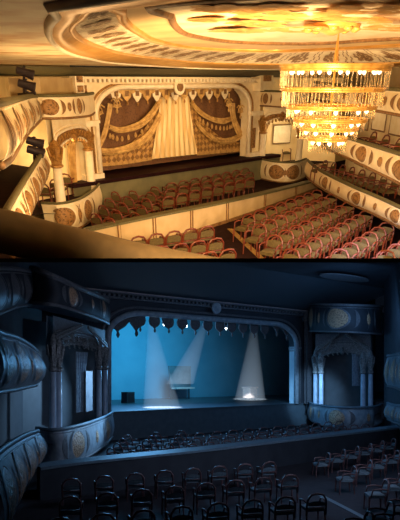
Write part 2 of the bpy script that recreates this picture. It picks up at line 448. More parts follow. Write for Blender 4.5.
# curved barrier between pit and stalls
pts = [A.aty(u, v, y) for u, v, y in ((88, 230, 14.2), (130, 221, 13.4), (169, 213, 13.0), (215, 204, 13.1), (265, 193, 13.6), (318, 180, 14.6))]
bp = spline(pts, 8); bo = Vector((bp[0].x, bp[0].y, ZF)); NB = len(bp)-1
bar = thing(A, 'pit_barrier', 'long cream panelled barrier with flat green top between golden pit and stalls', 'barrier', bo)
MB().grid(lambda a, b: Vector((bp[int(a*NB+.5)].x, bp[int(a*NB+.5)].y, ZF+(bp[int(a*NB+.5)].z-ZF)*b)), NB, 1).grid(lambda a, b: Vector((bp[int(a*NB+.5)].x, bp[int(a*NB+.5)].y+.25, ZF+(bp[int(a*NB+.5)].z-ZF)*b)), NB, 1).build('barrier_panel', mat('barrier_paint', (.62, .47, .26), (.54, .39, .20), 2, .6), bar, origin=bo)
MB().grid(lambda a, b: Vector((bp[int(a*NB+.5)].x, bp[int(a*NB+.5)].y-.06+.34*b, bp[int(a*NB+.5)].z+.02)), NB, 1).grid(lambda a, b: Vector((bp[int(a*NB+.5)].x, bp[int(a*NB+.5)].y-.06, bp[int(a*NB+.5)].z+.02-.07*b)), NB, 1).build('rail', railg, bar, origin=bo)
for k in (6, 13, 20, 26, 32, 36):
    p = bp[k]; MB().box((p.x-.05, p.y-.02, (ZF+p.z)/2), (.03, .03, p.z-ZF-.08)).box((p.x+.05, p.y-.02, (ZF+p.z)/2), (.03, .03, p.z-ZF-.08)).build('pilaster_strip', brown, bar, origin=bo)
MB().grid(lambda a, b: Vector((bp[int(a*NB+.5)].x, bp[int(a*NB+.5)].y-.02, ZF+.12*b)), NB, 1).build('skirting', brown, bar, origin=bo)

# aisle edge strip
p0 = A.atz(230, 229, ZF); p1 = A.atz(265, 262, ZF); d = (p1-p0).normalized(); nn = Vector((-d.y, d.x, 0))*.09
m = MB().prism([p0-nn, p0+nn, p1+nn, p1-nn], (0, 0, .015))
tag(m.build('aisle_strip', stripe, None, A, origin=p0, clip=clipA), 'gold edging strip on the dark aisle of the golden stalls', 'floor strip')

# --- proscenium
YP = 19.0
pro = thing(A, 'proscenium_arch', 'cream and gilt proscenium arch framing the gold curtain', 'stage arch', (18.8, YP, ZS))
po = Vector((18.8, YP, ZS))
def arch_pts(x0, x1, zb, zt, rx, rz, n=10):
    o = [(x0, zb), (x0, zt-rz)]
    o += [(x0+rx-rx*math.cos(k/n*PI/2), zt-rz+rz*math.sin(k/n*PI/2)) for k in range(1, n+1)]
    o += [(x1-rx+rx*math.sin(k/n*PI/2), zt-rz+rz*math.cos(k/n*PI/2)) for k in range(0, n+1)]
    o += [(x1, zb)]
    return o
XL, XR, ZT = 13.95, 23.35, -.24
inn = arch_pts(XL, XR, ZS, ZT, 1.5, .95)
def archframe(inn, x0, x1, zt, zb, y, dep):
    m = MB(); n = len(inn); out = []
    for x, z in inn:
        if z < zt-1.5 and x < (x0+x1)/2: out.append((x0, z))
        elif z < zt-1.5: out.append((x1, z))
        else:
            f = (x-inn[0][0])/(inn[-1][0]-inn[0][0]); out.append((x0+(x1-x0)*f, zt))
    out[0] = (x0, zb); out[-1] = (x1, zb)
    vs = [Vector((x, y, z)) for x, z in inn]+[Vector((x, y, z)) for x, z in out]
    m.add(vs, [(i, i+1, n+i+1, n+i) for i in range(n-1)])
    m.grid(lambda a, b: Vector((inn[int(a*(n-1)+.5)][0], y+dep*b, inn[int(a*(n-1)+.5)][1])), n-1, 1)
    return m
archframe(inn, 13.0, 24.25, -.06, ZS, YP, .5).build('arch_frame', cream, pro, origin=po)
MB().tube([(x, YP-.03, z) for x, z in inn], .10, 8).build('inner_moulding', creamhi, pro, origin=po, smooth=True)
o2 = arch_pts(XL-.24, XR+.24, ZS, ZT+.12, 1.6, 1.05)
MB().tube([(x, YP-.04, z) for x, z in o2], .045, 6).build('outer_moulding', gilt, pro, origin=po, smooth=True)
for s, x in ((-1, 13.5), (1, 23.8)):                    # pier capitals and carved pier panels
    pc = MB().box((x, YP-.1, -1.42), (.95, .3, .10)).box((x, YP-.1, -1.52), (.85, .26, .10)).box((x, YP-.1, ZS+.1), (.95, .3, .2))
    pc.build('pier_capital', creamhi, pro, origin=po)
    MB().grid(lambda a, b: Vector((x-.13+.26*a, YP-.03, -3.1+.95*b)), 1, 1).build('pier_panel', relief, pro, origin=po)
    MB().grid(lambda a, b: Vector((x+(-.1 if s > 0 else -.6)+.75*a, YP-.02, -.42+.25*b)), 1, 1).build('spandrel_carving', relief, pro, origin=po)
cor = MB().box((18.9, YP-.15, .07), (12.6, .5, .08)).box((18.9, YP-.1, -.11), (12.3, .4, .05)).box((18.9, YP, -.02), (12.2, .3, .16))
cor.build('cornice', cream, pro, origin=po)
dm = MB()
for k in range(56): dm.box((12.8+k*.22, YP-.2, -.02), (.11, .12, .11))
dm.build('dentil_band', creamhi, pro, origin=po)
MB().grid(lambda a, b: Vector((12.8+12.2*a, YP-.16, -.07+.1*b)), 40, 1).build('dentil_ground', brown, pro, origin=po)
# round crest in the middle of the header
rc = A.aty(179, 87, YP-.15)
MB().lathe((0, 0, 0), [(.05, 0), (.30, 0), (.30, .06), (.22, .07), (.05, .07)], 16)
cm = MB().lathe((0, 0, 0), [(.32, 0), (.32, .05), (.27, .1), (.22, .05), (.0, .06)], 18)
cm.v = [Vector((rc.x+p.x, rc.y-p.z, rc.z+p.y)) for p in cm.v]
cr = cm.build('round_crest', creamhi, pro, origin=po, smooth=True)
cm = MB().lathe((0, 0, 0), [(.17, .05), (.17, .11), (.1, .13), (.0, .13)], 12)
cm.v = [Vector((rc.x+p.x, rc.y-p.z, rc.z+p.y)) for p in cm.v]
cm.build('crest_disc', brown, cr, origin=po)

# --- valance of shield-shaped lappets with tassels
va = thing(A, 'valance', 'scalloped gold valance of tasselled shields hanging across the arch top', 'valance', (18.7, YP+.35, -.5))
vo = Vector((18.7, YP+.35, -.5)); YV = YP+.35
MB().grid(lambda a, b: Vector((XL+.7+(XR-XL-1.4)*a, YV+.05, -.62+.5*b+.04*math.sin(a*90))), 60, 2).build('pelmet', curtp, va, origin=vo)
k = 0; x = XL+1.35
while x < XR-1.1:
    w = .25; zt = -.30; zb = -.90+(.04 if k % 2 else 0)
    sh = [(x-w*.75, zt), (x+w*.75, zt), (x+w, zt-.16), (x+w*.8, zt-.32), (x+w*.3, zb+.14), (x, zb+.08), (x-w*.3, zb+.14), (x-w*.8, zt-.32), (x-w, zt-.16)]
    s_ = MB().prism([(a, YV-.02, b) for a, b in sh], (0, .04, 0)).build('lappet', creamhi if k % 2 == 0 else swagm, va, origin=vo)
    MB().tube([(x, YV-.03, zb+.1), (x, YV-.03, zb+.02), (x, YV-.03, zb-.05)], [.02, .045, .03], 6).build('tassel', gilt, s_, origin=vo)
    MB().grid(lambda a, b: Vector((x-.1+.2*a, YV-.03, zt-.28+.2*b)), 1, 1).build('lappet_motif', brown, s_, origin=vo)
    x2 = x+.275; MB().prism([(x2-.24, YV-.05, -.22), (x2+.24, YV-.05, -.22), (x2+.15, YV-.05, -.44), (x2, YV-.05, -.50), (x2-.15, YV-.05, -.44)], (0, .02, 0)).build('upper_lappet', swagm, va, origin=vo)
    x += .55; k += 1
# pierced drop ornaments in the corners of the arch
for u, v0, v1 in ((99, 104, 118), (117, 97, 111), (229, 97, 110), (240.5, 103, 117)):
    a = A.aty(u, v0, YV-.1); b = A.aty(u, v1, YV-.1); c = (a+b)/2
    g = MB().tube([a+Vector((0, 0, .15)), b], .03, 6)
    for sc, dz in ((.28, .12), (.2, -.1)):
        g.tube([c+Vector((-sc, 0, dz)), c+Vector((-sc*.5, 0, dz+.09)), c+Vector((0, 0, dz)), c+Vector((sc*.5, 0, dz+.09)), c+Vector((sc, 0, dz))], .03, 5)
    g.tube([c+Vector((.16*math.cos(q*PI/4), 0, .14*math.sin(q*PI/4))) for q in range(8)], .03, 5, closed=True)
    g.lathe(b, [(.02, .06), (.06, .03), (.05, -.06), (.01, -.1)], 6)
    g.build('drop_ornament', swagm, va, origin=vo)

# --- house curtain painted like draped cloth
YC = 19.75
cu = thing(A, 'house_curtain', 'lowered stage curtain with pale centre, looped gold swags and plum ground', 'curtain', (19.2, YC, ZS))
co = Vector((19.2, YC, ZS))
def cp(u, v, dy=0.0): return A.aty(u, v, YC+dy)
cm = MB().grid(lambda a, b: Vector((13.6+10.5*a, YC+.12+.03*math.sin(a*80), -3.4+3.2*b)), 90, 4); cm.build('plum_ground', curtp, cu, origin=co, smooth=True)
def cloth(name, left, right, dy, fold, mt, n=40, amp=.04):
    """cloth between two outlines (lists of picture points, top to bottom), with vertical folds"""
    l = spline([cp(u, v, dy) for u, v in left], 6); r = spline([cp(u, v, dy) for u, v in right], 6)
    K = len(l)-1
    def f(a, b):
        p = l[int(b*K+.5)].lerp(r[int(b*K+.5)], a); p.y -= amp*(.5+.5*math.sin(a*fold*2*PI)); return p
    return MB().grid(f, n, K).build(name, mt, cu, origin=co, smooth=True)
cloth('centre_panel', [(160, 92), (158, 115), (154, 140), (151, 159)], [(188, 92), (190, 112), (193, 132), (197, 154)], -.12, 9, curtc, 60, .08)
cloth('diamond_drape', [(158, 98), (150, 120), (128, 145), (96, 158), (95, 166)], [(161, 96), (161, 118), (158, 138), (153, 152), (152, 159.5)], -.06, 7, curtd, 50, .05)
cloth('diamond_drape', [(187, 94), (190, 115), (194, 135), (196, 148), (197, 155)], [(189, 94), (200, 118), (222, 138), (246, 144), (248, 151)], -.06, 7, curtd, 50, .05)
def swag(name, top, bot, dy, mt=swagm, folds=3):
    """festoon between two sagging curves given left to right"""
    a_ = spline([cp(u, v, dy) for u, v in top], 8); b_ = spline([cp(u, v, dy) for u, v in bot], 8); K = len(a_)-1
    def f(a, b):
        p = a_[int(a*K+.5)].lerp(b_[int(a*K+.5)], b); p.y -= .05+.10*math.sin(PI*b)+.03*math.sin(b*folds*2*PI); return p
    return MB().grid(f, K, 12).build(name, mt, cu, origin=co, smooth=True)
swag('swag', [(108, 124), (120, 127), (138, 121), (150, 110), (157, 98)], [(108, 129), (120, 133), (140, 128), (153, 116), (161, 101)], -.16)
swag('swag', [(95, 147), (112, 148), (132, 142), (147, 131), (158, 112)], [(95, 153), (112, 155), (135, 149), (150, 138), (161, 118)], -.18)
swag('swag', [(189, 97), (198, 108), (210, 116), (222, 118), (231, 116)], [(189, 103), (198, 114), (210, 121), (222, 124), (231, 121)], -.16)
swag('swag', [(194, 117), (202, 128), (214, 136), (226, 138), (238, 134)], [(195, 124), (203, 134), (215, 142), (228, 144), (239, 140)], -.18)
swag('side_drape', [(107, 103), (105, 117), (101, 133), (94, 149)], [(112, 105), (109, 120), (106, 135), (99, 150)], -.22)
swag('side_drape', [(229, 103), (230, 118), (236, 134), (246, 146)], [(234, 103), (235, 116), (241, 130), (248, 140)], -.22)
for pts_ in ([(110, 133), (122, 136), (142, 129), (156, 115)], [(200, 117), (212, 124), (224, 126), (232, 124)]):
    sp = spline([cp(u, v, -.12) for u, v in pts_], 6)
    g = MB()
    for q in sp[::2]:
        g.tube([q, q-Vector((0, 0, .13)), q-Vector((0, 0, .2))], [.02, .05, .02], 5)
        g.tube([q+Vector((.07*math.cos(i*PI/3), 0, -.12+.09*math.sin(i*PI/3))) for i in range(6)], .015, 4, closed=True)
    g.build('bobble_trim', fringem, cu, origin=co)
for l, r in ((((95, 163.5), (124, 161.5), (152, 157)), ((95, 167), (124, 164.5), (152, 160))), (((197, 152), (222, 150), (248, 147.5)), ((197, 155.5), (222, 153), (248, 150.5)))):
    a_ = spline([cp(u, v, -.16) for u, v in l], 10); b_ = spline([cp(u, v, -.16) for u, v in r], 10)
    MB().grid(lambda a, b: a_[int(a*20+.5)].lerp(b_[int(a*20+.5)], b)-Vector((0, .03*math.sin(a*60), 0)), 20, 2).build('fringe', fringem, cu, origin=co)

# --- lattice soffit above the proscenium, and backing walls
m = MB().grid(lambda a, b: Vector((8.6+17.2*a, YP-.05-1.6*b, .13+.25*b)), 2, 1)
struct(A, 'ceiling', m, lattice, 'grey green ribbed ceiling strip above the golden proscenium', 'ceiling')
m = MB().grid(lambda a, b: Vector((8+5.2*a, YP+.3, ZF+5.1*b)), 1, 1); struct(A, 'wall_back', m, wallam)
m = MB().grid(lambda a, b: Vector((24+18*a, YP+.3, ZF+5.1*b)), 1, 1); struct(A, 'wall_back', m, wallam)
m = MB().grid(lambda a, b: Vector((11+16*a, YP+1.6, ZF+5.1*b)), 1, 1); struct(A, 'wall_back', m, blackm)

# --- boxes of the golden hall
def gold_box(label, rail_px, zr, zbot, cols, P, Q, arch_z, uppts, up_z, back, chairs, cols_r, curtain=None, panel=None, us=None):
    pts = []
    for u, v in rail_px:
        p = A.atz(u, v, zr); pts.append((p.x, p.y, zbot, zr))
    o = Vector(pts[0][:3])
    t = thing(A, 'stage_box', label, 'theatre box', o); t['o'] = tuple(o)
    front_thing(A, 'stage_box', '', '', pts, CA, MA, 2, .10, .5, origin=t, capr=.045, hall_us=us)
    del t['o']
    fp = spline([Vector((q[0], q[1], zr-.35)) for q in pts], 6)
    bk = [Vector((b[0], b[1], zr-.35)) for b in back]
    MB().poly(fp+bk[::-1]).build('box_floor', floord, t, origin=o)
    wl = MB()
    for a, b in zip(bk, bk[1:]): wl.grid(lambda s, h: Vector((a.x+(b.x-a.x)*s, a.y+(b.y-a.y)*s, ZF+(up_z[1]-ZF)*h)), 1, 1)
    wl.build('box_wall', wallgl, t, origin=o)
    for (x, y, z0, z1, z2) in cols:
        c = MB().lathe((x, y, z0), [(cols_r*1.4, 0), (cols_r*1.4, .06), (cols_r*1.1, .1), (cols_r, .14), (cols_r*.95, (z1-z0)*.6), (cols_r*.86, z1-z0)], 14).build('column', creamhi, t, origin=o, smooth=True)
        m = MB(); capital(m, x, y, z1, z2, cols_r*.85); m.build('capital', gilt, c, origin=o)
    box_arch(t, o, P, Q, arch_z[0], arch_z[1], arch_z[2], .2, cream, creamhi, gilt, towards=CA)
    if curtain:
        drape((*curtain[0], 0), curtain[1], curtain[2], curtain[3], curtain[4]).build('curtain', swagm, t, origin=o, smooth=True)
    if panel:
        a, b, z0, z1 = panel
        fr = MB(); a = Vector((*a, 0)); b = Vector((*b, 0))
        q = [Vector((a.x, a.y, z0)), Vector((b.x, b.y, z0)), Vector((b.x, b.y, z1)), Vector((a.x, a.y, z1))]
        fr.tube(q, .03, 4, closed=True); fr.build('wall_panel_frame', brown, t, origin=o)
        MB().poly(q).build('wall_panel', creamhi, t, origin=o)
    return t, pts

railL = [(41, 203), (63, 203), (82.5, 197), (96, 187), (100.4, 179.5)]
def onz(u, v, z): return A.atz(u, v, z)
def col(u, v, zr, vtop, vcap, dz=-.05):
    p = A.atz(u, v, zr); q = (p.x, p.y); return (p.x, p.y, zr+dz-.3, A.zat(q, vtop), A.zat(q, vcap))
ZR = -3.6
cl = [col(61, 200.5, ZR, 168, 140), col(91.5, 184, ZR, 151, 128)]
PL = Vector((cl[0][0], cl[0][1], 0)); QL = Vector((cl[1][0], cl[1][1], 0))
ext = (QL-PL)
mid = (PL+QL)/2
zsL = A.zat(mid, 152); zpL = A.zat(mid, 138); ztL = A.zat(mid, 115)
upL = []
for u, v in railL:
    p = A.atz(u, v, ZR); upL.append(p)
boxL, ptsL = gold_box('golden hall box left of the stage with two columns and glowing back wall', railL, ZR, ZF+.05, cl, PL, QL, (zsL, zpL, ztL),
         None, (0, .1), [(8.3, 16.6), (10.2, 18.7), (13.5, 19.05)], None, .17, curtain=((12.35, 18.75), zpL+.2, ZR-.2, .42, (1, -.3)), us=(64, 91))
# upper parapet over the left box
up_pts = []
for (u, vt, vb), p in zip(((41, 95.5, 118), (57, 95.7, 118.5), (73, 95.2, 117.5), (89, 94, 115.5), (94, 93, 112)), upL):
    up_pts.append((p.x, p.y, A.zat(p, vb), A.zat(p, vt)))
front_thing(A, 'upper_box_parapet', 'upper cream parapet with two brown medallions above the left golden box', 'parapet', up_pts, CA, MA, 2, .06, .5, capr=.05, hall_us=(50, 81))
# attic block above it
bx = up_pts[1]
m = MB(); q = [Vector((upL[0].x-.3, upL[0].y+.4, 0)), Vector((upL[1].x, upL[1].y+.5, 0)), Vector((upL[3].x-.35, upL[3].y+.3, 0))]
z0 = up_pts[1][3]-.3
for a, b in zip(q, q[1:]): m.grid(lambda s, h: Vector((a.x+(b.x-a.x)*s, a.y+(b.y-a.y)*s, z0+(A.zat(a, 77.5)-z0)*h)), 1, 1)
struct(A, 'wall_left', m, mat('attic_wall', (.50, .38, .20), (.42, .30, .15), 2, .7), 'plain tan wall above the left upper parapet', 'wall')
p = q[2]; m = MB().box((p.x+.12, p.y-.05, (z0+A.zat(p, 76))/2), (.36, .3, A.zat(p, 76)-z0))
pil = thing(A, 'carved_pilaster', 'narrow carved pilaster at the left end of the golden cornice', 'pilaster', (p.x, p.y, z0)); m.build('pilaster_shaft', creamhi, pil, origin=(p.x, p.y, z0))
for k in range(3): MB().box((p.x+.12, p.y-.22, z0+.15+k*.3), (.24, .03, .2)).build('carved_panel', relief, pil, origin=(p.x, p.y, z0))

railR = [(256, 156.5), (264, 159.5), (279, 162), (294, 162), (306, 158.5)]
cr_ = [col(262, 158, ZR, 134, 115), col(298.5, 160, ZR, 138, 119)]
PR = Vector((cr_[0][0], cr_[0][1], 0)); QR = Vector((cr_[1][0], cr_[1][1], 0)); mid = (PR+QR)/2
upR = [A.atz(u, v, ZR) for u, v in railR]
boxR, ptsR = gold_box('golden hall box right of the stage with framed wall panel and two columns', railR, ZR, ZF+.05, cr_, PR, QR, (A.zat(mid, 130), A.zat(mid, 118), A.zat(mid, 106)),
         None, (0, .1), [(24.6, 19.1), (27.2, 18.6), (28.0, 16.6)], None, .17, panel=((25.3, 18.85), (26.5, 18.6), -3.0, -2.1), us=(274, 296))
up_pts = []
for (vt, vb), p in zip(((91, 105.5), (91, 106), (91.5, 107), (92, 107.5), (92, 107)), upR):
    up_pts.append((p.x, p.y, A.zat(p, vb), A.zat(p, vt)))
front_thing(A, 'upper_box_parapet', 'upper cream parapet above the right golden box, partly behind the chandelier', 'parapet', up_pts, CA, MA, 2, .06, .5, capr=.05)
p = upR[1]; z0 = A.zat(p, 91); z1 = A.zat(p, 72)
blk = thing(A, 'cornice_block', 'carved cream block at the right end of the golden cornice', 'cornice block', (p.x+.2, p.y+.6, z0))
bo2 = Vector((p.x+.2, p.y+.6, z0))
MB().box((p.x+.3, p.y+.6, (z0+z1)/2), (1.0, .6, z1-z0)).box((p.x+.3, p.y+.6, z1), (1.15, .7, .08)).box((p.x+.3, p.y+.6, z0+.3), (1.1, .66, .06)).build('block_body', cream, blk, origin=bo2)
MB().box((p.x+.3, p.y+.28, (z0+z1)/2+.15), (.6, .04, .28)).build('carved_panel', relief, blk, origin=bo2)

# chairs inside the golden boxes
for u, v, nm in ((57, 201, 'outermost'), (70, 196, 'middle'), (78, 190, 'innermost')):
    p = A.atz(u, v-2, ZR-.05); put_chair(A, (p.x-.1, p.y+.5, ZR-.35), -.9, f'red chair in the left golden box, {nm} of three behind its parapet', 'chairs in the golden boxes')
for u, v, nm in ((271, 157, 'leftmost'), (281.5, 158, 'middle'), (291, 158, 'rightmost')):
    p = A.atz(u, v-2, ZR-.05); put_chair(A, (p.x+.1, p.y+.45, ZR-.35), 2.6, f'red chair in the right golden box, {nm} of three behind its parapet', 'chairs in the golden boxes')

# --- right balconies of the golden hall
def path_at(px, z): return [A.atz(u, v, z) for u, v in px]
low = path_at([(308, 160), (320, 170), (350, 185), (375, 195.5), (402, 208), (425, 219)], -3.2)
def mk(path, top, bot):
    return [(p.x, p.y, A.zat(p, b), A.zat(p, a)) for p, a, b in zip(path, top, bot)]
lowpts = mk(low, [160, 170, 185, 195.5, 208, 219], [176, 186, 202, 213, 226, 238])
front_thing(A, 'balcony_front', 'lowest curved balcony front at right, above the golden stalls chairs', 'balcony', lowpts, CA, MA, 4, .12, .5, capr=.06, hall_us=(322, 353, 391, 418), wl=1.3, group='right balconies of the golden hall')
midp = [Vector((p.x, p.y, 0)) for p in low]
def rows_on(path, pairs):
    """picture rows (top, bottom) interpolated by picture column"""
    out = []
    for p in path:
        u = A.prj((p.x, p.y, -1.5))[0]
        ks = pairs
        if u <= ks[0][0]: a = ks[0]; b = ks[1]
        else:
            for a, b in zip(ks, ks[1:]):
                if u <= b[0]: break
        w = (u-a[0])/(b[0]-a[0]); out.append((p.x, p.y, A.zat(p, a[2]+(b[2]-a[2])*w), A.zat(p, a[1]+(b[1]-a[1])*w)))
    return out
midpts = rows_on(midp, [(310, 126, 141), (350, 138, 157), (400, 153, 180), (430, 162, 194)])
front_thing(A, 'balcony_front', 'middle curved balcony front at right, two chairs behind it, beside the chandelier', 'balcony', midpts, CA, MA, 3, .12, .5, capr=.06, hall_us=(323, 358, 396), wl=1.3, group='right balconies of the golden hall')
toppts = rows_on(midp, [(310, 82, 99), (350, 87, 106), (400, 90, 116), (430, 92, 122)])
front_thing(A, 'balcony_front', 'topmost curved balcony front at right edge beside the chandelier fringe', 'balcony', toppts, CA, MA, 3, .12, .5, capr=.06, hall_us=(325, 362, 400), wl=1.3, group='right balconies of the golden hall')
def offs(path, centre, d):
    fr = Front([(p.x, p.y, 0, 1) for p in path], centre, 0); n = 24
    return [fr.at(k/n*fr.L, 0, d) for k in range(n+1)]
wr = offs(midp, CA, -1.7)
m = MB().grid(lambda a, b: Vector((wr[int(a*24+.5)].x, wr[int(a*24+.5)].y, ZF+(0.45-ZF)*b)), 24, 1); struct(A, 'wall_right', m, cream, clip=clipA)
for pts_, lab in ((lowpts, 'lower'), (midpts, 'middle'), (toppts, 'upper')):
    fr = Front(pts_, CA, 0); n = 24; inn_ = [fr.at(k/n*fr.L, 0, -.02) for k in range(n+1)]; dz = (.25 if lab != 'upper' else .2)
    z_ = [q.z+dz for q in inn_]
    m = MB().grid(lambda a, b: Vector((inn_[int(a*24+.5)].x+(wr[int(a*24+.5)].x-inn_[int(a*24+.5)].x)*b, inn_[int(a*24+.5)].y+(wr[int(a*24+.5)].y-inn_[int(a*24+.5)].y)*b, z_[int(a*24+.5)])), 24, 1)
    struct(A, 'floor', m, floord, f'{lab} right balcony floor of the golden hall', 'balcony floor', clip=clipA)
# framed wall panels on the right wall
for zi, (pts_, zo) in enumerate(((lowpts, .55), (midpts, .5))):
    fr = Front([(p.x, p.y, 0, 1) for p in wr], CA, 0)
    zf = [q[3] for q in pts_]
    for k in range(7):
        a = fr.L*(k+.12)/7; b = fr.L*(k+.88)/7; zz = zf[min(5, int(k*6/7))]+zo-.42
        def q_(s, z): r = fr.at(s, 0, .03); return Vector((r.x, r.y, z))
        q = [q_(a, zz), q_(b, zz), q_(b, zz+.75), q_(a, zz+.75)]
        nm = f'cream wall panel framed in brown, {ORD[k]} from the stage on the {"lower" if zi == 0 else "middle"} right balcony'
        t = thing(A, 'wall_panel', nm, 'wall panel', q[0], group='framed panels on the golden right wall')
        MB().poly(q).build('panel_field', creamhi, t, origin=q[0]); MB().tube(q, .03, 4, closed=True).build('panel_frame', brown, t, origin=q[0])
# balcony chairs
chair_line(A, (327, 160.5), (398, 178.5), 8, -2.9-.82, .95, lambda i: f'red chair on the lowest right golden balcony, {ORD[i]} from the stage end', 'chairs on the golden right balconies')
zc_ = midpts[2][3]+.2
chair_line(A, (376, 132), (402.5, 138.5), 3, zc_-.82, .95, lambda i: f'red chair on the middle right golden balcony, {ORD[i]} from the chandelier', 'chairs on the golden right balconies')

# --- left balconies of the golden hall
far = Vector((9.9, 16.2, 0)); near = Vector((3.3, 6.2, 0)); mid1 = Vector((5.3, 10.2, 0)); mid2 = Vector((7.9, 13.8, 0))
def lp(pairs, plist):
    out = []
    for p, (a, b) in zip(plist, pairs): out.append((p.x, p.y, A.zat(p, b), A.zat(p, a)))
    return out
# plan points that sit under given picture columns
ul = [A.att(-12, 104, 6.4), A.att(2, 102, 8.5), A.att(18, 98, 12), A.att(31, 95.5, 15.5), A.att(40, 96, 17.3)]
pts_ = lp([(104, 166), (102, 157), (98.5, 137), (96, 124.5), (97.5, 117)], ul)
CAL = (14, 12)
front_thing(A, 'balcony_front', 'upper left balcony front with tall brown ovals under the black stage lights', 'balcony', pts_, CAL, MA, 5, .16, .62, capr=.07, group='left balconies of the golden hall')
ll = [A.atz(u, v, -1.95) for u, v in ((3, 214), (14, 195), (26, 176), (36, 161), (43, 151))]
pts_ = [(p.x, p.y, p.z-.75, p.z) for p in ll]
front_thing(A, 'balcony_front', 'lower left balcony front sloping down towards the viewer in the golden hall', 'balcony', pts_, CAL, MA, 5, .16, .60, capr=.07, wl=2.2, group='left balconies of the golden hall')
wl = [(.6, 6.5), (3.2, 10.6), (6.0, 14.6), (8.6, 17.8), (9.6, 19.4)]
m = MB()
for a, b in zip(wl, wl[1:]): m.grid(lambda s, h: Vector((a[0]+(b[0]-a[0])*s, a[1]+(b[1]-a[1])*s, ZF+(.47-ZF)*h)), 1, 1)
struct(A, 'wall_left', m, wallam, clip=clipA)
m = MB().grid(lambda a, b: Vector((ll[int(a*4+.5)].x+(wl[int(a*4+.5)][0]-ll[int(a*4+.5)].x)*b, ll[int(a*4+.5)].y+(wl[int(a*4+.5)][1]-ll[int(a*4+.5)].y)*b, -2.5)), 4, 1)
struct(A, 'floor', m, floord, 'dark floor of the lower left golden balcony', 'balcony floor')
# dado on the left wall
m = MB()
for a, b in zip(wl, wl[1:]): m.grid(lambda s, h: Vector((a[0]+(b[0]-a[0])*s+.05, a[1]+(b[1]-a[1])*s-.03, -2.5+.5*h)), 1, 1)
struct(A, 'baseboard_left', m, mat('red_brown_dado', (.12, .035, .02), (.08, .025, .015), 4, .6))

# black stage lights on the left balcony ends
def stage_light(hall, u, v, t, label, group, n=2):
    p = hall.att(u, v, t)
    r = thing(hall, 'stage_spotlight', label, 'stage light', p, 0, group)
    s = t/540.0
    ax = Vector((.75, -.55, -.28)).normalized()
    c = Vector((0, 0, 0)); R_ = 4.6*s
    MB().tube([c-ax*8*s, c-ax*7.5*s, c+ax*2*s, c+ax*7*s], [R_*.5, R_*.8, R_*.85, R_], 12).build('lamp_housing', blackm, r)
    MB().tube([c+ax*7*s, c+ax*9*s], [R_*1.02, R_*1.1], 12, cap=False).build('barn_door', blackm, r)
    MB().tube([c+ax*6.6*s, c+ax*6.9*s], [R_*.9, R_*.9], 12).build('lens', mat('lens_glass', (.08, .06, .05), (.05, .04, .03), 4, .1), r)
    MB().tube([Vector((0, .5*R_, R_)), Vector((0, .3*R_, -R_*1.3)), Vector((0, -.5*R_, -R_*1.3))], .8*s, 5).tube([(0, 0, -R_*1.3), (0, 0, -R_*2.6)], 1.0*s, 5).build('yoke', blackm, r)
    return r
stage_light(A, 24.5, 72.5, 15.5, 'black spotlight topmost of the stack over the upper left golden balcony', 'black stage lights')
stage_light(A, 26, 85, 15.5, 'black spotlight lower of the stack over the upper left golden balcony', 'black stage lights')
stage_light(A, 34.5, 142, 15.8, 'black spotlight topmost of the pair at the lower left golden balcony end', 'black stage lights')
stage_light(A, 35, 151, 15.8, 'black spotlight bottom of the pair at the lower left golden balcony end', 'black stage lights')
p = A.att(24, 94, 15.6); m = MB().tube([p, A.att(24, 66, 15.6)], .04, 6).tube([A.att(18, 95, 15.6), A.att(36, 93, 15.6)], .05, 6)
tag(m.build('lighting_pole', blackm, None, A, origin=p), 'black upright pole holding the upper left golden hall spotlights', 'pole')
p = A.att(35, 164, 15.9); m = MB().tube([p, A.att(34, 137, 15.9)], .05, 6)
tag(m.build('lighting_pole', blackm, None, A, origin=p), 'short black pole holding the spotlights at the lower left balcony', 'pole')

# --- ceiling of the golden hall: flat painted field, gold ring, floral frieze, dome
def ring3(pxs, z, extra):
    return spline([A.atz(u, v, z) for u, v in pxs]+[Vector((*e, z)) for e in extra], 10, closed=True)
def resample(P, n=120):
    d = [0]
    Q = P+[P[0]]
    for a, b in zip(Q, Q[1:]): d.append(d[-1]+(b-a).length)
    out = []; i = 0
    for k in range(n):
        q = d[-1]*k/n
        while d[i+1] < q: i += 1
        out.append(Q[i].lerp(Q[i+1], (q-d[i])/max(1e-9, d[i+1]-d[i])))
    return out
CC = A.atz(335, 25, .8)
def polar(P, n=144):
    """resample a closed ring by direction from the rosette so that rings correspond"""
    out = []
    for k in range(n):
        a = 2*PI*k/n; d = Vector((math.cos(a), math.sin(a), 0)); best = None
        for p, q in zip(P, P[1:]+P[:1]):
            e = q-p; w = Vector((p.x-CC.x, p.y-CC.y, 0)); den = d.x*e.y-d.y*e.x
            if abs(den) < 1e-9: continue
            t = (w.x*e.y-w.y*e.x)/den; s = (w.x*d.y-w.y*d.x)/den
            if t > 0 and -1e-6 <= s <= 1+1e-6 and (best is None or t > best): best = t
        out.append(Vector((CC.x+d.x*(best or .1), CC.y+d.y*(best or .1), P[0].z)))
    return out
r0 = ring3([(79, 1), (60, 11), (49, 25), (52, 40), (66, 51), (86, 57), (120, 63), (200, 68), (260, 69), (330, 69), (400, 68), (460, 65)], .42, [(17, -2.5), (8, -3.5), (2.8, -1.5)])
r1 = ring3([(112, 1), (86, 12), (71, 27), (82, 39), (101, 47), (120, 52.5), (150, 57), (200, 62), (260, 63.5), (330, 63.5), (400, 62), (450, 60)], .47, [(14, -1.5), (7, -2.0), (3.2, -.6)])
r2 = ring3([(126, 1), (121, 8), (124, 20), (140, 32), (157, 40), (195, 47), (270, 50), (330, 48), (400, 44), (450, 40)], .62, [(12, -.3), (7.5, -.6), (4.3, .4)])
r3 = ring3([(171, 1), (171, 15), (176, 26), (190, 34), (230, 40.5), (280, 42.5), (330, 42), (400, 37.5)], .66, [(11, .5), (8, .2), (5.5, .8)])
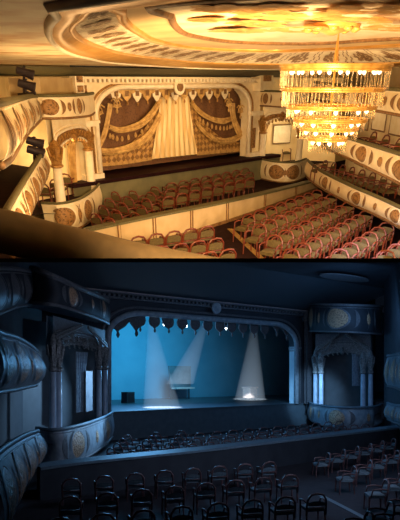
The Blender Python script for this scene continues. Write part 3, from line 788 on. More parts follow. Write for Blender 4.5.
P0, P1, P2, P3 = polar(r0), polar(r1), polar(r2), polar(r3)
def between(Pa, Pb, nv=1, lift=0.0): return MB().grid(lambda a, b: Pa[int(a*144+.5) % 144].lerp(Pb[int(a*144+.5) % 144], b)+Vector((0, 0, lift*math.sin(PI*b))), 144, nv, closed=True)
# outer field from the ring out to the walls
def outer(p):
    d = (p-Vector((CC.x, CC.y, p.z))).normalized(); return Vector((CC.x+d.x*26, CC.y+d.y*26, .42))
PX = [outer(p) for p in P0]
m = MB().grid(lambda a, b: (lambda q: Vector((q.x, min(q.y, 17.45) if q.x > 8 else q.y, .43)))(P0[int(a*144+.5) % 144].lerp(PX[int(a*144+.5) % 144], b)), 144, 6, closed=True)
struct(A, 'ceiling', m, ceilp, 'flat painted cream and orange ceiling around the gold ring', 'ceiling', clip=(Vector((0, 0, 0)), Vector((.3, 1, 0)).normalized()))
m = between(P0, P1, 6, -.06); ro = struct(A, 'ceiling', m, goldm, 'broad gold ring moulding of the golden ceiling', 'ceiling moulding', smooth=True)
for r_, w in ((P0, .045), (P1, .04)):
    MB().tube(r_, w, 6, closed=True).build('ring_bead', creamhi if r_ is P0 else goldm, ro, smooth=True)
m = between(P1, P2, 2); fz = struct(A, 'ceiling', m, friezem, 'cream frieze ring with brown floral ornament', 'ceiling frieze')
m = between(P2, P3, 3, -.0); struct(A, 'ceiling', m, mat('ceiling_cove', (.80, .58, .30), (.66, .44, .20), 1.5, .6), 'plain tan inner ring of the golden ceiling dome', 'ceiling')
MB().tube(P2, .06, 8, closed=True).build('ring_bead', goldm, fz, smooth=True)
m = MB().grid(lambda a, b: (P3[int(a*144+.5) % 144]).lerp(Vector((CC.x, CC.y, .80)), b*.999), 144, 8, closed=True)
dome = struct(A, 'ceiling', m, mat('dome_field', (.90, .80, .62), (.78, .56, .30), 1.5, .6, lo=.45, hi=.75), 'cream dome centre painted with orange florals', 'ceiling')
MB().tube(P3, .05, 8, closed=True).build('ring_bead', brown, dome, smooth=True)
# floral motifs of the frieze
def on_frieze(k, b): 
    k = k % 144; i = int(math.floor(k)); w = k-i
    p = P1[i % 144].lerp(P1[(i+1) % 144], w); q = P2[i % 144].lerp(P2[(i+1) % 144], w); r = p.lerp(q, b); r.z -= .012; return r
# walk the frieze by length so motifs keep an even size
ln = [0]
for k in range(144): ln.append(ln[-1]+(on_frieze(k+1, .5)-on_frieze(k, .5)).length)
def kq(s):
    s = s % ln[-1]; i = 0
    while ln[i+1] < s: i += 1
    return i+(s-ln[i])/(ln[i+1]-ln[i])
nm = 44; step = ln[-1]/nm
for j in range(nm):
    s0 = j*step; g = MB(); pp = on_frieze(kq(s0), .5); u, v, t = A.prj(pp)
    if t < .5 or u < -20 or u > 420 or v < -20: continue
    rnd = random.Random(j)
    for i in range(44):                                  # a leafy bouquet
        a = rnd.uniform(0, 2*PI); r = math.sqrt(rnd.random()); ds = math.cos(a)*r*step*.27; db = .5+math.sin(a)*r*.30
        e = [on_frieze(kq(s0+ds+math.cos(q*PI/3)*step*.04), db+math.sin(q*PI/3)*.075) for q in range(6)]; g.poly(e)
    g.build('floral_bouquet', florald, fz)
    g = MB()
    for sd in (.42, .58):                            # curling tendrils between bouquets
        for i in range(9):
            ds = step*sd+.04*step*math.sin(i*1.4); db = .1+.8*i/8
            e = [on_frieze(kq(s0+ds+math.cos(q*PI/3)*step*.022), db+math.sin(q*PI/3)*.06) for q in range(6)]; g.poly(e)
    g.build('tendril', florald, fz)
# orange florals of the dome
def on_dome(u, v):
    lo = A.atz(u, v, .70); return lo
for j, (u, v, ru, rv) in enumerate(((218, 9, 24, 4), (262, 14, 22, 5), (286, 17, 17, 4), (258, 24, 30, 3), (300, 30, 36, 3.5), (276, 8, 26, 3), (365, 20, 26, 4), (385, 28, 18, 4), (350, 10, 20, 4), (330, 17, 16, 4), (395, 10, 16, 4), (240, 31, 24, 2.2), (205, 20, 10, 2))):
    rnd = random.Random(50+j); g = MB()
    for i in range(34):
        a = rnd.uniform(0, 2*PI); r = math.sqrt(rnd.random()); uu = u+math.cos(a)*r*ru; vv = v+math.sin(a)*r*rv
        c = A.atz(uu, vv, .655+.001*(i % 3)); w = rnd.uniform(.06, .17)*(c.y/6)
        g.poly([Vector((c.x+math.cos(q*PI/3+i)*w*1.4, c.y+math.sin(q*PI/3+i)*w, c.z)) for q in range(6)])
    g.build('painted_flowers', floralo, dome)
# centre rosette
ros = thing(A, 'ceiling_rosette', 'gold carved rosette at the dome centre above the chandelier', 'rosette', A.att(332, 26, 8.0))
MB().lathe((0, 0, 0), [(.42, .02), (.40, -.03), (.30, -.06), (.26, -.03), (.16, -.08), (.05, -.12)], 18).build('rosette_dish', goldm, ros, smooth=True)
for k in range(10):
    a = 2*PI*k/10; MB().lathe((.36*math.cos(a), .36*math.sin(a), -.05), [(.03, -.03), (.08, 0), (.03, .03)], 8).build('rosette_petal', goldm, ros, smooth=True)

# --- chandelier
TC = 9.0
ct = A.att(335, 68, TC)
ch = thing(A, 'crystal_chandelier', 'large tiered crystal chandelier with gold rings glowing at right', 'chandelier', ct)
crys = bpy.data.materials.new('crystal'); crys.use_nodes = True
nt = crys.node_tree; nt.nodes.clear()
out = nt.nodes.new('ShaderNodeOutputMaterial'); tr = nt.nodes.new('ShaderNodeBsdfTransparent'); gl = nt.nodes.new('ShaderNodeBsdfGlossy'); em = nt.nodes.new('ShaderNodeEmission')
tr.inputs[0].default_value = (1, .92, .76, 1); gl.inputs[0].default_value = (1, .9, .7, 1); gl.inputs['Roughness'].default_value = .15
em.inputs[0].default_value = (1, .72, .36, 1); em.inputs[1].default_value = .13  # crystal sparkle put in as a faint glow of its own
ad = nt.nodes.new('ShaderNodeAddShader'); mx = nt.nodes.new('ShaderNodeMixShader'); mx.inputs[0].default_value = .48
nt.links.new(gl.outputs[0], ad.inputs[0]); nt.links.new(em.outputs[0], ad.inputs[1]); nt.links.new(tr.outputs[0], mx.inputs[1]); nt.links.new(ad.outputs[0], mx.inputs[2]); nt.links.new(mx.outputs[0], out.inputs[0])
bulbm = emission('warm_bulb', (1, .82, .52), 3.2)
gold2 = mat('chandelier_gold', (.62, .36, .10), (.42, .22, .05), 10, .3, .5)
pxm = TC/540.0
tiers = [(54, 68, 88), (51, 87, 104), (45, 103, 115), (37, 115, 125), (30, 123, 134), (20, 133, 146)]   # radius, top row, bottom row in picture pixels
MB().tube([(0, 0, .35), (0, 0, -1.0)], .02, 6).build('stem', gold2, ch)
MB().tube([(0, 0, .75), (0, 0, .3)], .012, 5).tube([(.25, .2, .02), (0, 0, .5), (-.25, -.2, .02)], .008, 4).build('suspension_chain', gold2, ch)
for j, (r, v0, v1) in enumerate(tiers):
    R_ = r*pxm; z0 = -(v0-68)*pxm*1.0; z1 = -(v1-68)*pxm
    hgt_ = .035 if j == 0 else .016
    rg = MB().grid(lambda a, b: Vector((math.cos(2*PI*a)*R_*(1+.02*b), math.sin(2*PI*a)*R_*(1+.02*b), z0-hgt_+hgt_*2*b)), 48, 1, closed=True).tube([(math.cos(2*PI*k/48)*R_, math.sin(2*PI*k/48)*R_, z0-hgt_) for k in range(48)], .018, 5, closed=True).tube([(math.cos(2*PI*k/48)*R_*1.02, math.sin(2*PI*k/48)*R_*1.02, z0+hgt_) for k in range(48)], .018, 5, closed=True)
    rb = rg.build('tier_ring', gold2, ch, smooth=True)
    g = MB(); n = int(58*r/54)+22
    for k in range(n):
        a = 2*PI*k/n+random.uniform(-.02, .02); rr = R_*random.uniform(.965, 1.0); L_ = (z0-z1)*random.uniform(.8, 1.05)
        x, y = math.cos(a)*rr, math.sin(a)*rr; w = .0065
        g.lathe((x, y, z0-L_), [(.002, 0), (w*1.5, .03), (w*.8, .07), (w*.8, L_-.03), (w*.4, L_)], 4)
    g.build('crystal_fringe', crys, rb, props={'kind': 'stuff'})
    if j in (0, 2, 3, 4, 5):
        nb = 14 if j == 0 else 9
        for k in range(nb):
            a = 2*PI*(k+.5)/nb; MB().lathe((math.cos(a)*R_*.8, math.sin(a)*R_*.8, z0-.10), [(.008, 0), (.035, .03), (.03, .07), (.01, .1)], 8).build('bulb', bulbm, rb, smooth=True)
    if j:
        sp = MB()
        for k in range(6): a = 2*PI*k/6; sp.tube([(0, 0, z0), (math.cos(a)*R_, math.sin(a)*R_, z0)], .012, 4)
        sp.build('spoke', gold2, rb)

# --- seats of the golden hall
TOL = lambda j: ORD[j]
for j, (a_, b_, n_) in enumerate((((120, 239.5), (208, 226.5), 6), ((143, 249.5), (217, 238.5), 5), ((169, 258), (229, 249.5), 4))):
    chair_line(A, a_, b_, n_, ZF, -.40, lambda i: f'red chair, golden stalls left block, {ORD[j]} row behind barrier, {ORD[i]} from left', 'golden stalls chairs left of the aisle')
for j, (a_, b_, n_) in enumerate((((250, 214), (318, 190), 8), ((261, 224), (332, 194.5), 9), ((276, 235), (349, 202.5), 9), ((293, 249), (367, 211), 9), ((330, 255.5), (388, 222.5), 7), ((376, 257), (418, 233), 5))):
    chair_line(A, a_, b_, n_, ZF, 'along', lambda i: f'red chair, golden stalls right block, {ORD[j]} line from barrier, {ORD[i]} from aisle', 'golden stalls chairs right of the aisle')
for j, (a_, b_, n_) in enumerate((((169, 196.5), (251, 178), 8), ((171, 189), (250, 172.5), 8), ((172, 183), (246, 168.5), 8))):
    chair_line(A, a_, b_, n_, ZF, -.35, lambda i: f'red chair, golden pit right group, {ORD[j]} row from barrier, {ORD[i]} from left', 'golden pit chairs right group')
for j, (a_, b_, n_) in enumerate((((94, 214), (114, 192), 4), ((108, 218), (132, 191), 5), ((134, 213), (154, 187), 5))):
    chair_line(A, a_, b_, n_, ZF, -1.45, lambda i: f'red chair, golden pit left group, {ORD[j]} column from box, {ORD[i]} from barrier', 'golden pit chairs left group')

# --- padded gallery rail close to the viewer
rp = [A.att(u, v, t) for u, v, t in ((-60, 224, 7.2), (0, 231, 7.4), (50, 243, 7.8), (90, 251, 8.2), (130, 260, 8.6), (190, 271, 9.0), (240, 279, 9.4))]
m = MB().tube(spline(rp, 8), .30, 14)
tag(m.build('gallery_rail', prail, None, A, origin=rp[0], smooth=True, clip=clipA), 'dark olive padded gallery rail close in the golden hall foreground', 'rail')

# ================================================================== THE BLUE HALL (lower)
ZFB = -3.6; CB = (16, 16)
MBl = (b_front, b_rail, b_scr, b_rel, b_scr, b_wall)
clipB = deckclip(B, False)
struct(B, 'floor', MB().grid(lambda a, b: Vector((-2+40*a, 2+24*b, ZFB)), 1, 1), b_floor)
YSB = 25.0; ZSB = -1.9
struct(B, 'trim_3', MB().grid(lambda a, b: Vector((10+20*a, YSB, ZFB+(ZSB-ZFB-.02)*b)), 1, 1), b_stage, 'dark blue front wall of the blue stage above the pit seats', 'stage front')
struct(B, 'floor', MB().box((32, YSB+6.2, ZSB-.06), (46, 12.4, .14)), b_stage, 'dim blue stage floor with two light pools', 'stage floor')
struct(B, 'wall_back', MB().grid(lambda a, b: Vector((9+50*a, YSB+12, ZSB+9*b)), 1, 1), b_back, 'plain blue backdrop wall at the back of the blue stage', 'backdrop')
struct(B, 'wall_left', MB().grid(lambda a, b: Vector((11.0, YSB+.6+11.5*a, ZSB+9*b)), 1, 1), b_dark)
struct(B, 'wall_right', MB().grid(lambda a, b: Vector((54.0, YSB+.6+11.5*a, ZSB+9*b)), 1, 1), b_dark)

# barrier
bp2 = spline([B.aty(u, v, y) for u, v, y in ((40, 468, 15.2), (95, 461, 15.05), (195, 451, 15.0), (290, 440, 15.2), (400, 427.5, 15.6), (430, 424, 15.8))], 8)
bo = Vector((bp2[0].x, bp2[0].y, ZFB)); N2 = len(bp2)-1
bar = thing(B, 'pit_barrier', 'long dark barrier with pale blue top between blue pit and stalls', 'barrier', bo)
MB().grid(lambda a, b: Vector((bp2[int(a*N2+.5)].x, bp2[int(a*N2+.5)].y, ZFB+(bp2[int(a*N2+.5)].z-ZFB)*b)), N2, 1).grid(lambda a, b: Vector((bp2[int(a*N2+.5)].x, bp2[int(a*N2+.5)].y+.25, ZFB+(bp2[int(a*N2+.5)].z-ZFB)*b)), N2, 1).build('barrier_panel', b_dark, bar, origin=bo)
MB().grid(lambda a, b: Vector((bp2[int(a*N2+.5)].x, bp2[int(a*N2+.5)].y-.06+.55*b, bp2[int(a*N2+.5)].z+.02+.04*b)), N2, 1).grid(lambda a, b: Vector((bp2[int(a*N2+.5)].x, bp2[int(a*N2+.5)].y-.06, bp2[int(a*N2+.5)].z+.02-.08*b)), N2, 1).build('rail', b_rail, bar, origin=bo)

# proscenium
def bx(u, v, y=YSB): return B.aty(u, v, y)
XLB = bx(108, 400).x; XRB = bx(296, 400).x; ZTB = bx(200, 318).z
pro = thing(B, 'proscenium_arch', 'dark proscenium arch around the blue-lit stage', 'stage arch', ((XLB+XRB)/2, YSB, ZSB)); po = Vector(((XLB+XRB)/2, YSB, ZSB))
inn = arch_pts(XLB, XRB, ZSB, ZTB, 2.0, 1.3)
archframe(inn, XLB-1.0, XRB+1.0, ZTB+1.1, ZSB, YSB, .6).build('arch_frame', b_dark, pro, origin=po)
MB().tube([(x, YSB-.05, z) for x, z in inn], .16, 8).build('inner_moulding', b_front, pro, origin=po, smooth=True)
MB().tube([(x, YSB-.06, z) for x, z in arch_pts(XLB-.32, XRB+.32, ZSB, ZTB+.3, 2.1, 1.4)], .07, 6).build('outer_moulding', b_scr, pro, origin=po, smooth=True)
for k, x in enumerate((XLB, XRB)):
    sd = 1 if k else -1
    MB().box((x+sd*.16, YSB+.3, (ZSB+ZTB-1.4)/2), (.34, .6, ZTB-1.4-ZSB)).build('pier_shaft', mat('night_lit_pier', (.62, .88, 1.0), (.55, .80, .95), 4, .4), pro, origin=po)  # stage light on the piers put into their pale cyan colour
    MB().box((x+sd*.16, YSB+.25, ZTB-1.5), (.5, .7, .16)).box((x+sd*.16, YSB+.25, ZTB-1.66), (.42, .66, .10)).build('pier_capital', b_front, pro, origin=po)
    sh_ = MB()
    for q in range(9): sh_.box((x+sd*.16, YSB-.01, ZSB+.9+q*.2), (.2, .03, .12))
    sh_.build('pier_panel', b_scr, pro, origin=po)
zc = bx(200, 302).z
MB().box(((XLB+XRB)/2, YSB-.2, zc), (XRB-XLB+3, .6, .12)).box(((XLB+XRB)/2, YSB-.1, zc-.25), (XRB-XLB+2.6, .4, .1)).build('cornice', b_scr, pro, origin=po)
MB().box(((XLB+XRB)/2, YSB-.55, zc+.02), (XRB-XLB+3, .1, .05)).build('cornice_edge', mat('night_cornice_edge', (.45, .38, .36), (.32, .28, .28), 6, .4), pro, origin=po)
dm = MB()
for k in range(60): dm.box((XLB-1.2+k*(XRB-XLB+2.4)/59, YSB-.32, zc-.13), (.13, .12, .12))
dm.build('dentil_band', b_scr, pro, origin=po)
rc = bx(216, 308, YSB-.4)
cm = MB().lathe((0, 0, 0), [(.34, 0), (.34, .08), (.26, .12), (.2, .06), (.0, .08)], 16); cm.v = [Vector((rc.x+p.x, rc.y-p.z, rc.z+p.y)) for p in cm.v]
cm.build('round_crest', b_front, pro, origin=po, smooth=True)

# valance
YVB = YSB+.4; vo = Vector(((XLB+XRB)/2, YVB, ZTB))
va = thing(B, 'valance', 'dark scalloped valance silhouetted over the blue stage', 'valance', vo)
MB().grid(lambda a, b: Vector((XLB+(XRB-XLB)*a, YVB+.1, ZTB+.02+.85*b)), 40, 2).build('pelmet', b_valm, va, origin=vo)
x = XLB+2.1; k = 0
while x < XRB-1.9:
    w = .36; zt = ZTB+.1; zb = zt-.95
    sh = [(x-.22, zt), (x+.22, zt)]+[(x+w*math.cos(q), zt-.42+w*.95*math.sin(q)) for q in (.45, 0, -.5, -.95, -1.3)]+[(x, zb+.12)]+[(x-w*math.cos(q), zt-.42+w*.95*math.sin(q)) for q in (-1.3, -.95, -.5, 0, .45)]
    s_ = MB().prism([(a, YVB-.05, b) for a, b in sh], (0, .06, 0)).build('lappet', b_valm, va, origin=vo)
    MB().tube([(x, YVB-.06, zb+.14), (x, YVB-.06, zb), (x, YVB-.06, zb-.1)], [.03, .07, .03], 6).build('tassel', b_valm, s_, origin=vo)
    x += .92; k += 1
for u, v0, v1, w in ((118, 318, 332, .75), (136.5, 313, 331, .55), (277, 319, 332, .5), (287, 324, 336, .45)):
    a = B.aty(u, v0, YVB-.1); b = B.aty(u, v1, YVB-.1); zt = a.z+.5; zb = b.z
    sh = [(a.x-w, zt), (a.x+w, zt), (a.x+w*1.05, zt-(zt-zb)*.45), (a.x+w*.6, zt-(zt-zb)*.75), (a.x+.1, zb+.1), (a.x, zb-.05), (a.x-.1, zb+.1), (a.x-w*.6, zt-(zt-zb)*.75), (a.x-w*1.05, zt-(zt-zb)*.45)]
    s_ = MB().prism([(p_, YVB-.08, q_) for p_, q_ in sh], (0, .06, 0)).build('drop_ornament', b_valm, va, origin=vo)
    MB().tube([(a.x, YVB-.1, zb+.05), (a.x, YVB-.1, zb-.15), (a.x, YVB-.1, zb-.3)], [.04, .1, .04], 6).build('tassel', b_valm, s_, origin=vo)

# ceiling and lattice soffit
ZCB = 5.6
struct(B, 'ceiling', MB().grid(lambda a, b: Vector((XLB-6+(XRB-XLB+10)*a, YSB-.3-4.5*b, zc+.08+1.1*b)), 2, 1), b_latt, 'dark ribbed ceiling strip above the blue stage', 'ceiling', clip=clipB)
struct(B, 'ceiling', MB().grid(lambda a, b: Vector((-4+44*a, YSB-4.6-14*b, zc+1.2+.6*b)), 1, 1), b_dark, clip=clipB)
# faint oval highlight on the ceiling, put in as a paler disc
q = B.atz(345, 277, zc+1.1)
ring_ = [Vector((q.x+1.9*math.cos(a*PI/12), q.y+.7*math.sin(a*PI/12), q.z-.03)) for a in range(24)]
tag(MB().prism(ring_, (0, 0, -.04)).build('ceiling_highlight', b_scr, None, B, origin=q, clip=clipB), 'faint oval highlight put in as pale disc on dark ceiling top right', 'ceiling highlight')
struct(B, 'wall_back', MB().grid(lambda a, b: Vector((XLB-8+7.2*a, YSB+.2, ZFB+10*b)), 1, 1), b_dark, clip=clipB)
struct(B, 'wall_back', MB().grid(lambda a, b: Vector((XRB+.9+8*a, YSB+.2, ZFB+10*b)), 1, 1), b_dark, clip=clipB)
pL = B.aty(308, 380, YSB-.4); pp = thing(B, 'stage_pilaster', 'slim blue-grey pilaster between blue stage arch and right box', 'pilaster', (pL.x, pL.y, ZSB))
MB().box((pL.x, pL.y, (ZSB+zc)/2), (.42, .3, zc-ZSB)).build('pilaster_shaft', b_scr, pp, origin=(pL.x, pL.y, ZSB))
MB().box((pL.x, pL.y-.05, B.zat(pL, 316)), (.6, .4, .7)).build('carved_head', b_orn, pp, origin=(pL.x, pL.y, ZSB))

# boxes
def blue_box(label, pts, cols, arch_z, back, r, bays, curtain, panel=None):
    o = Vector(pts[0][:3]); t = thing(B, 'stage_box', label, 'theatre box', o); t['o'] = tuple(o); zr = pts[0][3]
    front_thing(B, '', '', '', pts, CB, MBl, bays, .12, .5, origin=t, capr=.07); del t['o']
    fp = spline([Vector((q[0], q[1], zr-.5)) for q in pts], 6); bk = [Vector((b[0], b[1], zr-.5)) for b in back]
    MB().poly(fp+bk[::-1]).build('box_floor', b_floor, t, origin=o)
    wl = MB()
    for a, b in zip(bk, bk[1:]): wl.grid(lambda s, h: Vector((a.x+(b.x-a.x)*s, a.y+(b.y-a.y)*s, zr-.5+(arch_z[2]-zr+.5)*h)), 1, 1)
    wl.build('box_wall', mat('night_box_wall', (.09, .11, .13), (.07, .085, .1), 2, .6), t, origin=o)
    for (x, y, z0, z1, z2) in cols:
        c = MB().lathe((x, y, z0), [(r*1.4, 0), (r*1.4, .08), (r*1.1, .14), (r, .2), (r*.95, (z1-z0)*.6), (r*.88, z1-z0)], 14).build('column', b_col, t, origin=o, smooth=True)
        m = MB(); capital(m, x, y, z1, z2, r*.85); m.build('capital', b_orn, c, origin=o)
    P = cols[0]; Q = cols[-1]
    box_arch(t, o, P, Q, arch_z[0], arch_z[1], arch_z[2], .25, b_scr, b_orn, b_orn, gable=True, towards=CB)
    drape((*curtain[0], 0), curtain[1], curtain[2], curtain[3], curtain[4]).build('curtain', b_curt, t, origin=o, smooth=True)
    if panel:
        MB().poly(panel).build('lit_panel', b_wall, t, origin=o)
    return t
def colB(u, v, zr, vtop, vcap):
    p = B.atz(u, v, zr); return (p.x, p.y, zr-.45, B.zat(p, vtop), B.zat(p, vcap))
ZL = -1.86
pts = [(*B.atz(u, v, ZL).to_2d(), ZL-h, ZL) for u, v, h in ((36, 428, 1.25), (48, 429.5, 1.3), (62, 429, 1.3), (86, 423.5, 1.3), (105, 416.5, 1.25), (112, 412.5, 1.2))]
ptsBL = pts
cols = [colB(53, 427, ZL, 372, 334), colB(58.5, 426.5, ZL, 372, 336), colB(99, 416, ZL, 370, 340), colB(105, 414, ZL, 370, 340)]
mid = (Vector(cols[0][:2])+Vector(cols[-1][:2]))/2
pB = B.atz(45, 420, ZL)
w0 = Vector(cols[0][:2]); w1 = Vector(cols[-1][:2])
back = [(w0.x-1.2, w0.y+1.0), (w0.x+.3, w0.y+2.2), (w1.x-.1, w1.y+.9)]
lpn = [Vector((*B.att(87.5, 0, 25.6).to_2d(), 0))]
pc = B.att(86, 390, 22.6); dd = Vector((.5, .35, 0))
panel = [Vector((pc.x, pc.y, B.zat(pc, 412))), Vector((pc.x, pc.y, 0))+dd*.9+Vector((0, 0, B.zat(pc, 411))), Vector((pc.x, pc.y, 0))+dd*.9+Vector((0, 0, B.zat(pc, 371))), Vector((pc.x, pc.y, B.zat(pc, 371)))]
blue_box('blue hall box left of the stage with carved gable and twin columns', pts, cols, (B.zat(mid, 358), B.zat(mid, 345), B.zat(mid, 324)), back, .13, 2,
         ((pc.x-.5, pc.y-.1), B.zat(pc, 352), B.zat(pc, 412), .9, (1, .6)), panel)
# upper box parapet hanging over the left box
upb = []
for (q, vt, vb) in zip(pts, (268, 272, 278, 289, 297, 301), (303, 304, 306, 313, 320, 324)):
    p = Vector((q[0], q[1])); upb.append((q[0]-.2, q[1], B.zat(p, vb), B.zat(p, vt)))
front_thing(B, 'upper_box_parapet', 'dark upper parapet above the left blue box with gold-starred medallion', 'parapet', upb, CB, (b_dark, b_scr, b_scr, b_rel, b_scr, b_scr), 2, .12, .5, capr=.09)
fr = Front(upb, CB, 0)
s0 = MB().poly([fr.at(fr.L*k/20, 0, 0) for k in range(21)]+[Vector((back[2][0], back[2][1], upb[-1][2]+.05)), Vector((back[0][0], back[0][1], upb[0][2]+.05))]).build('box_soffit', b_wall, None, B, origin=upb[0][:3]); tag(s0, 'grey underside of the upper left blue box', 'soffit', kind='structure')

ZRB = -1.80
pts = [(*B.atz(u, v, ZRB).to_2d(), ZRB-h, ZRB) for u, v, h in ((309, 402, 1.05), (314, 404, 1.1), (330, 406.5, 1.15), (347, 407.5, 1.15), (364, 407.3, 1.15), (377, 406, 1.1), (383, 404, 1.05))]
cols = [colB(315.5, 403.3, ZRB, 374, 350), colB(321, 404.3, ZRB, 374, 352), colB(363, 405, ZRB, 374, 352), colB(370.5, 404.6, ZRB, 374, 350)]
mid = (Vector(cols[0][:2])+Vector(cols[-1][:2]))/2
w0 = Vector(cols[0][:2]); w1 = Vector(cols[-1][:2])
back = [(w0.x+.3, w0.y+1.0), (w0.x+1.6, w0.y+2.4), (w1.x+1.6, w1.y+1.6), (w1.x+.6, w1.y+.3)]
pc = B.att(352, 390, B.prj((w1.x, w1.y, 0))[2]+.4)
blue_box('blue hall box right of the stage with carved gable and twin columns', pts, cols, (B.zat(mid, 365), B.zat(mid, 352), B.zat(mid, 333)), back, .15, 3,
         ((pc.x, pc.y), B.zat(pc, 354), B.zat(pc, 386), 1.0, (1, -.35)))
upb = []
for q, vt, vb in zip(pts, (304, 304, 304.5, 305, 305.5, 306, 306.5), (331, 331, 331.5, 332, 333, 334, 335)):
    p = Vector((q[0], q[1])); upb.append((q[0], q[1], B.zat(p, vb), B.zat(p, vt)))
front_thing(B, 'upper_box_parapet', 'dim upper parapet above the right blue box', 'parapet', upb, CB, (b_dark, b_scr, b_scr, b_rel, b_scr, b_scr), 3, .12, .5, capr=.08)
# right wall and balcony ends
q = B.att(384, 400, 32); q2 = B.att(440, 400, 18)
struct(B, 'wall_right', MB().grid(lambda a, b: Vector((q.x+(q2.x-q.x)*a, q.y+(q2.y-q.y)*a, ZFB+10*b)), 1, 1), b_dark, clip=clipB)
def bfront(label, pp, bays, group, mats=MBl, bulge=.2, centre=CB, wl=.92):
    pts_ = []
    for u, vt, vb, t in pp:
        p = B.att(u, vt, t); z1 = B.zat(p, vb); pts_.append((p.x, p.y, z1, p.z))
    return front_thing(B, 'balcony_front', label, 'balcony', pts_, centre, mats, bays, bulge, .6, group=group, capr=.07, wl=wl)
bfront('blue hall middle right balcony end with carved ovals at frame edge', [(388, 356, 386, 27), (394, 355, 387, 24), (402, 353, 390, 21.5), (412, 350, 393, 19)], 3, 'right balconies of the blue hall')
bfront('blue hall lower right balcony end at frame edge beside the box', [(388, 403, 419, 27), (394, 405, 422, 24), (402, 406, 425, 21.5), (412, 408, 430, 19)], 3, 'right balconies of the blue hall')
# left balconies
bfront('blue hall middle left balcony front with bowed blue panels at frame edge', [(-14, 326, 396, 9.5), (0, 333, 392, 11.5), (14, 337, 390, 13.5), (27, 344, 387, 15.5), (36, 351, 385, 17)], 3, 'left balconies of the blue hall', wl=1.6, bulge=.3, centre=(16, 14))
bfront('blue hall lower left balcony front with red gold medallions, nearest bottom left', [(-14, 462, 560, 9.0), (0, 450, 532, 10.5), (12, 442, 507, 12.3), (25, 435, 482, 14.3), (37, 431, 462, 16.5)], 4, 'left balconies of the blue hall', wl=1.6, bulge=.3, centre=(16, 14))
q = B.att(-30, 400, 14); q2 = B.att(42, 400, 24)
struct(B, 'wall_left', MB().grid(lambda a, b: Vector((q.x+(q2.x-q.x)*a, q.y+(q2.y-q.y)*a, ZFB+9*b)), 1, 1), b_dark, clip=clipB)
bfront('dark upper left balcony front under the blue hall ceiling', [(-14, 268, 318, 13), (2, 268, 312, 15), (16, 269, 307, 17), (28, 271, 305, 19), (37, 272, 304, 21)], 4, 'left balconies of the blue hall', mats=(b_dark, b_scr, b_scr, b_scr, b_scr, b_scr), centre=(16, 14))

# stage props
p = B.atz(250, 398, ZSB); sc = 1/540*B.prj(p)[2]
cu = thing(B, 'white_plinth', 'white box lit by the right spotlight on the blue stage', 'plinth', p, .25)
wm = mat('white_paint', (.85, .80, .78), (.75, .72, .7), 6, .6)
MB().box((0, 0, 5*sc), (12*sc, 9*sc, 9*sc)).build('plinth_body', wm, cu); MB().box((0, 0, 10.4*sc), (15*sc, 10*sc, 1.6*sc)).build('plinth_top', wm, cu)
p = B.aty(181, 388, YSB+10); sc = 1/540*B.prj(p)[2]
fl_ = thing(B, 'tilted_panel', 'grey panel with pale lower ledge at the back of the blue stage', 'stage panel', (p.x, p.y, p.z), .2)
MB().prism([(-14*sc, 0, 0), (14*sc, 0, .5*sc), (16*sc, .1, 22*sc), (-16*sc, .1, 22*sc)], (0, .1, 0)).build('panel_face', mat('night_panel', (.20, .26, .30), (.15, .2, .24), 2, .6), fl_)
MB().box((0, -.25, 0), (26*sc, .6, 1.6*sc)).build('panel_ledge', wm, fl_)
MB().tube([(-13*sc, .1, 0), (-13*sc, .1, ZSB-p.z)], .06, 6).tube([(13*sc, .1, 0), (13*sc, .1, ZSB-p.z)], .06, 6).build('support_leg', b_dark, fl_)
p = B.atz(128, 403, ZSB); sc = 1/540*B.prj(p)[2]
bxk = thing(B, 'dark_speaker', 'small dark box standing at the left of the blue stage', 'loudspeaker', p, .3)
MB().box((0, 0, 5.5*sc), (11*sc, 8*sc, 11*sc)).build('cabinet', b_dark, bxk); MB().box((0, -4.2*sc, 5.5*sc), (9*sc, .3*sc, 9*sc)).build('grille', blackm, bxk)

# lamp bar of small spotlights behind the valance
lampe = emission('cool_lamp', (.75, .9, 1.0), 14.0)
for u, v, k in ((164, 324.5, 0), (186.5, 326, 1), (207, 327, 2), (226, 328.5, 3)):
    p = B.aty(u, v, YSB+1.2); s = B.prj(p)[2]/540
    t = thing(B, 'stage_lamp', f'small bright lamp below the blue stage valance, {ORD[k]} from left', 'stage light', p, 0, 'lamps below the blue valance')
    MB().lathe((0, 0, 0), [(.02, -.08), (.9*s*1.0, -.03), (.9*s, .03), (.02, .08)], 8).build('lens', lampe, t, smooth=True)
    MB().tube([(0, .02, .05), (0, .1, .35), (0, .1, .9)], [.10, .09, .03], 8).build('lamp_housing', b_dark, t)

